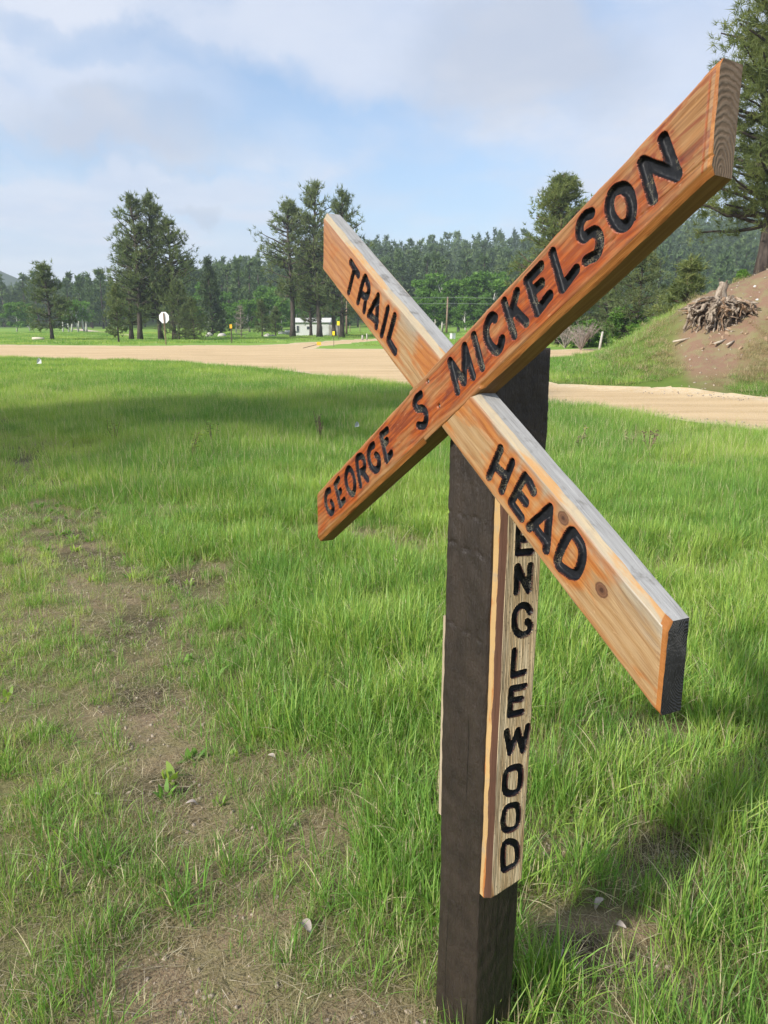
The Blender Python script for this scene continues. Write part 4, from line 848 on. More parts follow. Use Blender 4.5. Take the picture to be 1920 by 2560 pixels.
# ------------------------------------------------------------------ signs, markers, poles, house, root pile
def flat_mat(name, c, rough=.6, spec=.4, n=.12, metal=0, scale=8):
    m, t = mat(name); co = t.n('ShaderNodeTexCoord').outputs['Object']; k = t.noise(co, scale, 4, .6)
    col = t.mix(t.ramp(k, .3, .7, 0, 1), tuple(v * (1 - n) for v in c), tuple(min(1, v * (1 + n)) for v in c))
    t.out(t.bsdf(col, rough, t.bump(k, .15, .01), spec)); return m
M_ALU = flat_mat('bare_aluminium', (.74, .76, .78), .45, .5, .06, scale=3)
M_POSTW = flat_mat('sign_post_wood', (.22, .15, .10), .85, .2, .3)
M_POSTD = flat_mat('dark_marker_post', (.10, .08, .06), .8, .2, .3)
M_ORANGE = flat_mat('amber_reflector', (.85, .42, .03), .35)
M_YEL = flat_mat('yellow_reflector', (.88, .66, .03), .35)
M_WHITE = flat_mat('white_paint', (.55, .56, .56), .6)
M_DARKH = flat_mat('pole_wood', (.25, .18, .13), .9, .1, .3)
def octagon_sign():
    Y = 62.5; b = pt(1077 / 2.592, 862, Y); x, z = b.x, gz(b.x, Y); p = pt(409.5, 794, Y)
    e = empty('stop_sign', (x, Y, z), label='octagonal road sign seen from its plain white back, on a wooden post beyond the gravel', category='road sign')
    topz = pt(409, 780, Y).z - z; cz = p.z - z; r = (pt(409, 779.5, Y).z - pt(409, 808.5, Y).z) / 2 / math.cos(R(22.5)); lean = p.x - x
    mb = MB(); k = lean / cz
    mb.add(tube([(0, 0, -.3), (k * (topz - .1), 0, topz - .08)], .048, 6)); mb.build('post', M_POSTW, e)
    th = [R(22.5 + 45 * i) for i in range(8)]; rr = r * .97
    V = [(rr * .90 * math.cos(a), .06 + s * .012, rr * math.sin(a)) for s in (0, 1) for a in th]; V = np.array(V) + np.array([lean, 0, cz])
    Q = [np.array([[i, (i + 1) % 8, 8 + (i + 1) % 8, 8 + i] for i in range(8)])]
    me = bpy.data.meshes.new('sign_plate'); me.from_pydata([tuple(v) for v in V], [], [tuple(range(8)), tuple(range(15, 7, -1))] + [tuple(q) for q in Q[0]]); me.materials.append(M_ALU); link('sign_plate', me, e)
def marker(px, Y, ytop, w, hgt, m, label, tilt=0.0, pr=.03, mp=None, ybase=None):
    x = at_px(px, Y); z = gz(x, Y); H_ = pt(px, ytop, Y).z - z; e = empty('marker_post', (x, Y, z), label=label, category='marker post')
    t = math.tan(tilt); mb = MB(); mb.add(tube([(0, 0, -.1), (t * (H_ - .05), 0, H_ - .05)], pr, 5)); mb.build('post', mp or M_POSTD, e)
    mb = MB(); mb.add(box((t * (H_ - hgt / 2), -pr - .012, H_ - hgt / 2), (w, .012, hgt))); o = mb.build('reflector', m, e)
    return e
def build_things():
    octagon_sign()
    marker(578, 71, 811, .22, .36, M_ORANGE, 'dark post with an amber reflector plate beyond the gravel, right of the road sign', pr=.06)
    marker(834, 57, 828, .17, .30, M_YEL, 'thin post with a yellow reflector at the corner of the side road', pr=.018)
    marker(846, 95, 803, .34, .5, M_YEL, 'yellow plate on a post in the shade of the pines', pr=.04)
    # bent-over marker lying by the road
    Y = 53.5; a = Vector((at_px(769, Y), Y, gz(at_px(769, Y), Y))); e = empty('marker_post', a, label='bent-over marker rod with an amber plate lying beside the gravel', category='marker post')
    mb = MB(); mb.add(tube([(-.35, 0, .02), (.62, 0, .26)], .022, 5)); mb.build('post', M_POSTD, e)
    mb = MB(); mb.add(box((.78, -.02, .33), (.30, .03, .22))); mb.build('reflector', M_ORANGE, e)
    # pale utility box and stubs
    Y = 96; x = at_px(1132, Y); z = gz(x, Y); e = empty('utility_box', (x, Y, z), label='small pale utility box on the green rise behind the boards', category='utility box'); h = pt(1132, 834, Y).z - z
    mb = MB(); mb.add(box((0, 0, h / 2), (.52, .5, h), .5)); mb.build('cabinet', M_WHITE, e); mb = MB(); mb.add(box((0, 0, h + .03), (.6, .58, .06), .5)); mb.build('lid', flat_mat('cabinet_lid', (.55, .57, .55), .6), e)
    def post_obj(px, Y, ytop, r, m, label, name='fence_post', lean=0):
        x = at_px(px, Y); z = gz(x, Y); h = pt(px, ytop, Y).z - z; mb = MB(); mb.add(tube([(0, 0, -.1), (lean * h * .5, 0, h * .55), (lean * h, 0, h)], [r * 1.1, r, r * .85], 7)); o = mb.build(name, m, None, True, label=label, category='fence post'); o.location = (x, Y, z); return o
    M_GPOST = flat_mat('weathered_fence_post', (.40, .38, .34), .85)
    post_obj(1500, 43, 829, .07, M_GPOST, 'short pale leaning fence post by the bare shrubs', lean=.12)
    post_obj(917, 92, 834, .08, M_GPOST, 'short white post beside the far side road, under the TRAIL board'); post_obj(906, 93, 838, .12, M_GPOST, 'squat white stub beside the far side road')
    for i, (px, yt) in enumerate(((875, 812), (900, 810), (925, 808), (950, 806))):
        post_obj(px, 150, yt, .07, M_DARKH, ('leftmost', 'second from left', 'third from left', 'rightmost')[i] + ' of four thin grey fence posts far up the green slope')
    # log lying in the meadow
    Y = 88; x0, x1 = at_px(79, Y), at_px(108, Y); mb = MB(); mb.add(tube([(x0, Y, gz(x0, Y) + .22), ((x0 + x1) / 2, Y, gz(x0, Y) + .24), (x1, Y, gz(x1, Y) + .22)], [.16, .17, .14], 8)); mb.build('log', flat_mat('pale_log', (.50, .44, .36), .8), None, True, label='pale log lying in the grass under the lone pine at left', category='log')
    # narrow dirt path in the far meadow
    L = [(192, 812), (215, 817), (245, 821), (275, 825), (300, 829), (325, 831)]; P = []
    for k, (px, py) in enumerate(L):
        Y = np.interp(k, [0, 5], [178, 120]); x = at_px(px, Y); P.append((x, Y))
    V = []; Fq = []
    for x, y in P:
        for s in (-1.2, 1.2): V.append((x, y + s * 2.2, gz(x, y + s * 2.2) + .06))
    for k in range(len(P) - 1): Fq.append((2 * k, 2 * k + 2, 2 * k + 3, 2 * k + 1))
    link('dirt_path', mesh('dirt_path', np.array(V), [np.array(Fq)], [flat_mat('path_dirt', (.5, .42, .33), .95)]), kind='structure')
    # utility poles and their wires
    Yp = 128
    def pole(px, ytop, label):
        x = at_px(px, Yp); z = gz(x, Yp); h = pt(px, ytop, Yp).z - z; e = empty('utility_pole', (x, Yp, z), label=label, category='utility pole')
        mb = MB(); mb.add(tube([(.0, 0, -.3), (.12, 0, h)], [.19, .12], 8)); mb.build('pole', M_DARKH, e, True)
        mb = MB(); mb.add(box((.12, 0, h - .35), (.09, .5, .09))); mb.build('bracket', M_DARKH, e)
        return Vector((x, Yp, z + h))
    tops = [pole(866, 742, 'wooden utility pole hidden among the pines over the white house'), pole(1116, 742, 'plain wooden utility pole behind the crossing of the boards'), pole(1440, 742, 'wooden utility pole hidden behind the dense pine')]
    for k, (dz, lab) in enumerate(((-.1, 'upper overhead wire strung between the wooden poles'), (-1.05, 'lower overhead wire strung between the wooden poles'))):
        mb = MB(); pts = []
        for a, b in zip(tops[:-1], tops[1:]):
            for s in np.linspace(0, 1, 9)[:-1]: pts.append((a.x + (b.x - a.x) * s + .12, a.y - .2, a.z + (b.z - a.z) * s + dz - .5 * s * (1 - s)))
        pts.append((tops[-1].x, tops[-1].y - .2, tops[-1].z + dz)); mb.add(tube(np.array(pts), .022, 4)); mb.build('overhead_wire', flat_mat('wire', (.28, .3, .3), .5), None, label=lab, category='wire')
    # white house behind the pines
    Y = 122; xa, xb = at_px(738, Y), at_px(822, Y); z = gz((xa + xb) / 2, Y) - .2; top = pt(780, 806, Y).z - z; w = xb - xa
    e = empty('white_house', ((xa + xb) / 2, Y, z), label='low white house half hidden behind the pine trunks', category='house')
    mb = MB(); mb.add(box((0, 2.5, top / 2), (w, 5, top))); mb.build('wall', M_WHITE, e)
    V = np.array([(-w / 2 - .3, -.3, top), (w / 2 + .3, -.3, top), (w / 2 + .3, 5.3, top), (-w / 2 - .3, 5.3, top), (-w / 2 - .3, 2.5, top + .75), (w / 2 + .3, 2.5, top + .75)])
    me = bpy.data.meshes.new('roof'); me.from_pydata([tuple(v) for v in V], [], [(0, 1, 5, 4), (2, 3, 4, 5), (0, 4, 3), (1, 2, 5), (3, 2, 1, 0)]); me.materials.append(flat_mat('pale_roof', (.52, .52, .50), .7)); link('roof', me, e)
    for k, (cx, ww, hh, zz) in enumerate(((-w * .42, .5, 1.1, .55), (-w * .08, .9, .6, .62), (w * .25, .7, .6, .62))):
        mb = MB(); mb.add(box((cx, -.02, top * zz), (ww, .05, hh))); wn = mb.build('window', flat_mat('window_frame', (.6, .6, .58), .5), e); mb = MB(); mb.add(box((cx, -.055, top * zz), (ww - .14, .02, hh - .14))); mb.build('pane', flat_mat('dark_glass', (.05, .06, .07), .1, .6), wn)
    mb = MB(); mb.add(box((w / 2 + .9, 2.0, top * .42), (1.8, 4, top * .84))); mb.build('annexe', flat_mat('grey_boards', (.34, .32, .29), .8), e)
    Y = 118; x = at_px(722, Y); mb = MB()
    rg = np.random.default_rng(4)
    for q in range(7): mb.add(box((rg.uniform(-1.4, 1.4), rg.uniform(-.6, .6), rg.uniform(.1, .6)), (rg.uniform(.5, 1.5), .3, rg.uniform(.1, .5)), rg.uniform(0, 3)))
    o = mb.build('scrap_heap', M_WHITE, None, label='jumble of pale boards in the grass left of the white house', category='scrap heap', kind='stuff'); o.location = (x, Y, gz(x, Y))
    for px, Y, r, l in ((667, 112, .42, 'pale boulder in the grass below the small dark pine'), (682, 113, .3, 'smaller pale boulder beside the pale boulder'), (523, 115, .5, 'pale boulder right of the tall clump'), (553, 112, .55, 'grey boulder left of the amber marker')):
        V, Fs = rock(r, int(px)); x = at_px(px, Y); o = link('boulder', mesh('boulder', V, Fs, [flat_mat('pale_rock', (.42, .40, .37), .9)], None, True), label=l, category='boulder'); o.location = (x, Y, gz(x, Y) + r * .3)
    root_pile(); small_things()
def rock(r, seed, n=9):
    rng = np.random.default_rng(seed); V = []; Fq = []
    for i in range(n + 1):
        ph = math.pi * i / n
        for j in range(n + 3):
            th = 2 * math.pi * j / (n + 3); V.append((math.sin(ph) * math.cos(th), math.sin(ph) * math.sin(th), math.cos(ph) * .7))
    V = np.array(V); k = n + 3
    d = 1 + .18 * np.sin(V[:, 0] * 3 + seed) + .15 * np.sin(V[:, 1] * 4 + seed * 2) + .12 * np.sin(V[:, 2] * 5 + seed * 3 + V[:, 0] * 3); V = V * d[:, None] * r * np.array([1.2, .9, 1])
    for i in range(n):
        for j in range(k): Fq.append((i * k + j, (i + 1) * k + j, (i + 1) * k + (j + 1) % k, i * k + (j + 1) % k))
    return V, [np.array(Fq)]
def root_pile():
    rng = np.random.default_rng(12); Y = 22.6; x = at_px(1795, Y); z = gz(x, Y); top = pt(1795, 738, Y).z - z; H_ = pt(1795, 697, Y).z - z
    m, t = mat('weathered_roots'); co = t.n('ShaderNodeTexCoord').outputs['Object']; oi = t.n('ShaderNodeObjectInfo').outputs['Random']
    n = t.noise(t.vmath('MULTIPLY', co, (9, 9, 4)), 1, 5, .7); c = t.mix(t.ramp(n, .35, .65), (.10, .07, .05), (.36, .30, .24)); c = t.mix(t.ramp(oi, .7, .9, 0, .5), c, (.32, .17, .08))
    t.out(t.bsdf(c, .9, t.bump(n, 1, .03), .1))
    e = empty('uprooted_stump', (x, Y, z - .08), label='weathered tree stump with a mop of tangled roots on the bare bank', category='stump')
    P = np.array([(.02, .1, top * .35), (.0, .05, top * .8), (-.02, 0, top * 1.02), (.0, 0, (top + H_) / 2), (.04, .0, H_ * .98)]); mb = MB(); V, Fs = tube(P, [.42, .34, .20, .135, .12], 12)
    V = V + .03 * np.sin(V[:, [2, 0, 1]] * 17); mb.add((V, Fs)); mb.add(tube([(.06, 0, H_ * .93), (.13, .02, H_ * 1.04)], [.05, .015], 5)); mb.add(tube([(-.06, 0, H_ * .93), (-.08, .02, H_ * 1.0)], [.05, .02], 5)); mb.build('trunk', m, e, True)
    zg = lambda a, b: gz(x + a, Y + b) - z
    for k in range(96):
        th = rng.uniform(0, 6.283); Rr = rng.uniform(.35, 1.0) ** .7; hh = top * rng.uniform(.70, 1.0); side = math.cos(th)
        xx, yy = (1.16 if side < 0 else 1.02) * Rr * side, .70 * Rr * math.sin(th); drop = .55 + .45 * abs(side)
        a = np.array([.25 * side, .2 * math.sin(th), hh]); b = np.array([xx * .5, yy * .5, hh * rng.uniform(.86, 1.0)]); full = rng.random() < .5; end = zg(xx, yy)
        c_ = np.array([xx * .88, yy * .88, hh * rng.uniform(.62, .90)]); d = np.array([xx * rng.uniform(.95, 1.08), yy * 1.02, end if full else hh * rng.uniform(.35, .7)])
        pts = np.array([a, b, c_, (c_ + d) / 2, d]) + rng.normal(size=(5, 3)) * .07 * np.array([.3, 1, 1, 1, .3])[:, None]
        ss = np.linspace(0, 4, 15); pp = np.stack([np.interp(ss, range(5), pts[:, i]) for i in range(3)], 1); pp[1:-1] += rng.normal(size=(13, 3)) * .026
        r0 = rng.uniform(.03, .10) * (1.3 if k % 7 == 0 else 1); mb = MB(); rad = np.linspace(r0, r0 * .22, 15) * rng.uniform(.7, 1.3, 15); V, Fs = tube(pp, rad, 6); V = V + rng.normal(size=V.shape) * r0 * .12; mb.add((V, Fs))
        for _ in range(4):
            q = pp[rng.integers(3, 14)]; v = rng.normal(size=3) * np.array([.13, .10, .10]) - np.array([0, 0, .05]); mb.add(tube([q, q + v * .6 + rng.normal(size=3) * .02, q + v], [r0 * .35, r0 * .25, r0 * .08], 4))
        mb.build('root', m, e, False)
    for k in range(26):                                            # bark slabs lying over the crown of the roots
        th = rng.uniform(0, 6.283); Rr = rng.uniform(.2, .85); c_ = np.array([1.0 * Rr * math.cos(th), .6 * Rr * math.sin(th), top * (1.0 - .30 * Rr ** 2) + rng.uniform(-.03, .05)]); L = rng.uniform(.12, .32); an = th + rng.normal() * .5
        dv = np.array([math.cos(an), math.sin(an), -.35 * Rr]) * L; mb = MB(); V, Fs = tube([c_ - dv, c_ + rng.normal(size=3) * .02, c_ + dv], [.035, .05, .02], 5); V[:, 2] = c_[2] + (V[:, 2] - c_[2]) * .7; mb.add((V, Fs)); mb.build('root', m, e)
    V, Fs = rock(.62, 5, 10); V = V * np.array([1.05, .55, 1.0]); V[:, 2] += top * .34; link('cavity_shade_lump', mesh('cavity_shade_lump', V, Fs, [flat_mat('cavity_shade_earth', (.055, .036, .026), .95, .05, .4, scale=12)], None, True), e)  # dark earth lump added to deepen the shade inside the root cavity
    for k in range(22):                                            # broken wood standing inside the cavity
        xx, yy = rng.uniform(-.6, .55), rng.uniform(-.35, .3); zb = gz(x + xx, Y + yy) - z - .05; mb = MB(); mb.add(tube([(xx, yy, zb), (xx + rng.normal() * .08, yy, zb + .35), (xx + rng.normal() * .12, yy, top * rng.uniform(.6, .9))], [.07, .06, .04], 6)); mb.build('root', m, e, True)
    rm = flat_mat('wood_chunk', (.30, .21, .14), .9, .1, .35, scale=20)
    V, Fs = rock(.07, 3, 5); rme = mesh('wood_chip', V, Fs, [rm], None, False)
    for k in range(26):
        a = rng.normal() * .75; b = -.45 - abs(rng.normal()) * .7; xx, yy = x + a + .25 * b * -1 * -1, Y + b; o = link('wood_chip', rme); s = rng.uniform(.3, 1.1); o.scale = (s, s * rng.uniform(.5, 1), s * .7); o.rotation_euler = (rng.random(), rng.random(), 6 * rng.random()); o.location = (xx, yy, gz(xx, yy) + .01)
        tag(o, 'crumbled wood chip on the red earth below the root pile', 'wood chip', 'wood chips below the root pile')
    sm = flat_mat('bleached_stick', (.42, .36, .29), .85, .1, .2, scale=15)
    for px, py, L, l in ((1705, 858, .55, 'bleached stick on the bank below and left of the root pile'), (1800, 862, .5, 'bleached stick lying level on the bank under the root pile'), (1825, 868, .35, 'short bleached stick right of the level one')):
        Ys = np.arange(18.5, 30, .05); q = pt(px, py, 1.0); i = np.argmax(HC + (q.z - HC) * Ys < ground_z(q.x * Ys, Ys)); Yq = Ys[i]; q = pt(px, py, Yq)
        a = rng.uniform(0, .8); mb = MB(); mb.add(tube([(-L / 2 * math.cos(a), -L / 2 * math.sin(a), .0), (0, 0, .05), (L / 2 * math.cos(a), L / 2 * math.sin(a), .12)], [.03, .035, .015], 6)); o = mb.build('stick', sm, None, True, label=l, category='stick'); o.location = (q.x, Yq, gz(q.x, Yq) + .03)
    for px, py, l in ((1886, 720, 'small white stone high on the bare bank'), (1892, 753, 'pale stone on the bare bank right of the root pile')):
        Ys = np.arange(18.5, 30, .05); q = pt(px, py, 1.0); i = np.argmax(HC + (q.z - HC) * Ys < ground_z(q.x * Ys, Ys)); Yq = Ys[i]; q = pt(px, py, Yq)
        V, Fs = rock(.045, px, 6); o = link('stone', mesh('stone', V, Fs, [M_WHITE], None, True), label=l, category='stone'); o.location = (q.x, Yq, gz(q.x, Yq) + .02)
def small_things():
    rng = np.random.default_rng(3)
    def g(px, py):
        Ys = np.geomspace(1.2, 60, 2500); q = pt(px, py, 1.0); X_ = q.x * Ys; Z_ = HC + (q.z - HC) * Ys; i = np.argmax(Z_ < ground_z(X_, Ys)); return X_[i], Ys[i], gz(X_[i], Ys[i])
    # white scraps caught in the grass
    for px, py, s, l in ((893, 1092, .040, 'white paper scrap standing in the grass left of the GEORGE board'), (100, 922, .10, 'white scrap in the grass near the road at left')):
        x, y, z = g(px, py); me = bpy.data.meshes.new('paper_scrap'); V = [(-s, 0, 0), (s * .8, .01, .01), (s * .7, .03, s * 1.6), (-.1 * s, 0, s * 2.4), (-s * .9, -.02, s * 1.3), (0, .04, s)]
        me.from_pydata([(a, b, c) for a, b, c in V] + [(a, b + .004, c) for a, b, c in V], [], [(0, 1, 5), (1, 2, 5), (2, 3, 5), (3, 4, 5), (4, 0, 5), (7, 6, 11), (8, 7, 11), (9, 8, 11), (10, 9, 11), (6, 10, 11)]); me.materials.append(M_WHITE); o = link('paper_scrap', me, None, label=l, category='paper scrap'); o.location = (x, y, z + .16 * (y < 20) + .2 * (y > 20))
    # dead leaves
    lm, t = mat('dead_leaf'); co = t.n('ShaderNodeTexCoord').outputs['Object']; n = t.noise(co, 60, 4); t.out(t.bsdf(t.mix(n, (.22, .18, .15), (.46, .40, .35)), .8))
    for px, py, s, l in ((762, 2330, .030, 'curled grey dead leaf at the bottom of the trodden ground'), (480, 2020, .022, 'brown dead leaf on the bare soil left of the grass tufts'), (240, 2000, .02, 'small grey dead leaf in the short grass at left'), (1500, 2270, .022, 'dead leaf in the shaded patch right of the post'), (1395, 2400, .026, 'dead leaf close to the right side of the post foot'), (680, 1900, .018, 'grey dead leaf beside the tall grass tuft'), (1550, 2330, .022, 'dead leaf at the lower edge of the shaded patch')):
        x, y, z = g(px, py); V = []; Fq = []
        for i in range(7):
            u = i / 6; w = s * .55 * math.sin(math.pi * (.08 + .86 * u)); zc = s * .5 * math.sin(u * 3) + rng.normal() * .001
            for j in (-1, 0, 1): V.append((w * j, (u - .5) * 2.2 * s, zc + abs(j) * w * .6))
        V += [(a, b, c - .0006) for a, b, c in V]; kk = 21
        for i in range(6):
            for j in range(2): q = (i * 3 + j, i * 3 + j + 1, i * 3 + j + 4, i * 3 + j + 3); Fq += [q, tuple(v + kk for v in q[::-1])]
        o = link('dead_leaf', mesh('dead_leaf', np.array(V), [np.array(Fq)], [lm], None, True), None, label=l, category='dead leaf'); o.location = (x, y, z + .012); o.rotation_euler = (rng.uniform(-.3, .6), rng.uniform(-.3, .3), rng.uniform(0, 6.28))
    # leafy saplings
    def sapling(px, py, h, n, label, yellow):
        x, y, z = g(px, py); e = empty('sapling', (x, y, z), label=label, category='sapling'); T_ = MB(); L_ = MB()
        for q in range(4):
            th = rng.uniform(0, 6.28); tip = np.array([.14 * math.cos(th), .14 * math.sin(th), h * rng.uniform(.75, 1)]); T_.add(tube([(0, 0, 0), tip * .5 + rng.normal(size=3) * .02, tip], [.005, .004, .002], 5))
            for k in range(n):
                u = rng.uniform(.4, 1.05); c = tip * u + rng.normal(size=3) * .03; a = rng.uniform(0, 6.28); s = rng.uniform(.028, .05); d = np.array([math.cos(a), math.sin(a), .25]); p = np.array([-math.sin(a), math.cos(a), rng.normal() * .3])
                V = np.array([c, c + d * s * .5 + p * s * .42, c + d * s * 1.25, c + d * s * .5 - p * s * .42, c + d * s * .55 + np.array([0, 0, -.006])]); L_.add((V, [np.array([(0, 1, 4), (1, 2, 4), (2, 3, 4), (3, 0, 4)])]), rng.random())
        T_.build('stem', M_BARK, e); L_.build('leaves', leaf_mat('sapling_leaves', (.16, .24, .035), (.26, .34, .05), (.42, .46, .12), .45) if yellow else M_BROAD, e)
    sapling(288, 1105, .42, 9, 'young leafy sapling with yellowish tips in the shaded grass at left', True); sapling(480, 1150, .42, 11, 'young leafy sapling at the edge of the sunlit grass', True); sapling(530, 1108, .36, 8, 'small sapling just behind the sunlit one', False)
    # dead weed stalks
    def weed(px, py, h, label, mm, n=5, hd=.02):
        x, y, z = g(px, py); e = empty('weed', (x, y, z), label=label, category='weed'); T_ = MB(); Hh = MB()
        for q in range(n):
            th = rng.uniform(0, 6.28); tip = np.array([.10 * math.cos(th), .06 * math.sin(th), h * rng.uniform(.6, 1)]); T_.add(tube([(0, 0, 0), tip * .5, tip], [.006, .005, .003], 5))
            for s in np.linspace(.55, 1, 7):
                c = tip * s; Hh.add(tube([c, c + rng.normal(size=3) * hd * 1.3], [hd * .35, .002], 4), rng.random())
        T_.build('stalk', mm, e); Hh.build('seed_head', mm, e)
    wm = flat_mat('dead_weed', (.16, .12, .08), .9, .1, .3); wg = flat_mat('seed_stalk', (.20, .20, .10), .9, .1, .3)
    weed(800, 1105, .48, 'dark dead weed in the grass left of the GEORGE board', wm, 7); weed(1445, 1130, .40, 'brownish seed stalk right of the post, behind the HEAD board', wg, 3, .03); weed(1620, 1135, .36, 'dark weed stalk in the grass at right, below the road', wm, 4, .03); weed(1570, 1128, .30, 'pale weed stalk left of the dark one', wg, 3, .03)
    x, y, z = g(1462, 1110); e = empty('dandelion', (x, y, z), label='single yellow dandelion in the grass right of the post', category='flower'); mb = MB(); mb.add(tube([(0, 0, 0), (.01, 0, .24)], .003, 5)); mb.build('stem', M_GRASS_G, e)
    mb = MB()
    for q in range(26):
        a = q * 2.4; r_ = .034 * math.sqrt((q + 1) / 26); mb.add((np.array([(.01, 0, .24), (.01 + r_ * math.cos(a) - .006 * math.sin(a), r_ * math.sin(a) + .006 * math.cos(a), .255), (.01 + r_ * 1.15 * math.cos(a), r_ * 1.15 * math.sin(a), .25), (.01 + r_ * math.cos(a) + .006 * math.sin(a), r_ * math.sin(a) - .006 * math.cos(a), .255)]), [np.array([(0, 1, 2, 3)])]))
    mb.build('petals', M_YEL, e)
M_GRASS_G = flat_mat('green_stem', (.12, .22, .04), .6)
build_things()
# ------------------------------------------------------------------ grass: blades instanced on scattered points
def grass_mat(name, g1, g2, g3, dry, world_scale=.9):
    m, t = mat(name); P = t.n('ShaderNodeNewGeometry').outputs['Position']; a = t.attr('rnd'); tip = t.attr('tip')
    oi = t.n('ShaderNodeObjectInfo').outputs['Random']
    n = t.noise(P, world_scale, 3, .55); n2 = t.noise(P, .22, 3, .5)
    c = t.mix(t.ramp(t.math('ADD', t.math('MULTIPLY', a, .5), t.math('MULTIPLY', n, .5)), .25, .75), g1, g2)
    c = t.mix(t.ramp(t.math('ADD', n2, t.math('MULTIPLY', t.math('SUBTRACT', oi, .5), .3)), .42, .66), c, g3)
    c = t.mix(t.ramp(tip, .25, 0, 0, .75), c, t.vmath('MULTIPLY', dry, (.55, .6, .5)) if False else tuple(v * .6 for v in dry))
    isd = t.ramp(a, .90, .93, smooth=False); c = t.mix(isd, c, dry)
    t.out(t.bsdf(c, .48, None, .35, (.42, t.vmath('MULTIPLY', c, (1.3, 1.25, .6))))); return m
M_GRASS = grass_mat('grass_blades', (.115, .245, .045), (.23, .42, .082), (.37, .495, .11), (.60, .53, .34))
M_STRAW = grass_mat('straw', (.25, .20, .12), (.42, .35, .23), (.30, .29, .14), (.62, .55, .42))
M_BANK = grass_mat('bank_grass', (.15, .165, .06), (.25, .24, .10), (.38, .31, .18), (.50, .40, .27))
def clump(n, rad, h0, h1, w, bend, rng, segs=4, flat=0.0, dryp=.06):
    ang = rng.uniform(0, 6.283, n); rr = rad * np.sqrt(rng.random(n)); b = np.stack([rr * np.cos(ang), rr * np.sin(ang), np.zeros(n)], 1)
    h = rng.uniform(h0, h1, n) * (1 - .25 * rr / max(rad, 1e-6)); th = ang + rng.normal(size=n) * 1.1; lean = np.abs(rng.normal(size=n)) * bend + .05
    if flat > 0: lean = lean + flat; th = rng.uniform(0, 6.283, n)
    s = np.linspace(0, 1, segs + 1)[None, :, None]; d = np.stack([np.cos(th), np.sin(th), np.zeros(n)], 1)[:, None]
    curve = rng.uniform(.6, 1.5, n)[:, None, None]; L = h[:, None, None]; ln = lean[:, None, None]
    A0 = np.clip(ln * (.45 + s * curve), 0, 1.62); dz = np.cos(A0); dh = np.sin(A0)
    ds = L / segs; P = b[:, None] + np.cumsum(np.concatenate([np.zeros((n, 1, 3)), (d * dh[:, 1:] + np.array([0, 0, 1.]) * dz[:, 1:]) * ds], 1), 1)
    if flat > 0: P[:, :, 2] = np.maximum(P[:, :, 2], .004) * .6 + rng.uniform(0, .012, n)[:, None]
    fa = th + np.pi / 2 + rng.normal(size=n) * .7; q = np.stack([np.cos(fa), np.sin(fa), np.zeros(n)], 1)[:, None]
    ww = (w * rng.uniform(.6, 1.25, n))[:, None, None] * np.array([.55, 1.0, .9, .6, .0])[None, :segs + 1, None] if segs == 4 else (w * rng.uniform(.6, 1.2, n))[:, None, None] * np.linspace(1, 0, segs + 1)[None, :, None]
    Lf = P - q * ww; Rt = P + q * ww; V = np.concatenate([Lf, Rt[:, :-1]], 1); m = V.shape[1]; k = segs + 1
    F4 = np.array([(i, k + i, k + i + 1, i + 1) for i in range(segs - 1)]); F3 = np.array([(segs - 1, k + segs - 1, segs)])
    base = (np.arange(n) * m)[:, None, None]; a = rng.random(n) * .89; a = np.where(rng.random(n) < dryp, .97, a)
    tip = np.concatenate([np.linspace(0, 1, k), np.linspace(0, 1, k)[:-1]])
    return V.reshape(-1, 3), [(F4[None] + base).reshape(-1, 4), (F3[None] + base).reshape(-1, 3)], np.repeat(a, m), np.tile(tip, n)
def proto(name, m, *a, **k):
    V, Fs, A, Tp = clump(*a, **k); return bpy.data.objects.new(name, mesh(name, V, Fs, [m], None, True, {'rnd': A, 'tip': Tp}))   # never linked: only instanced
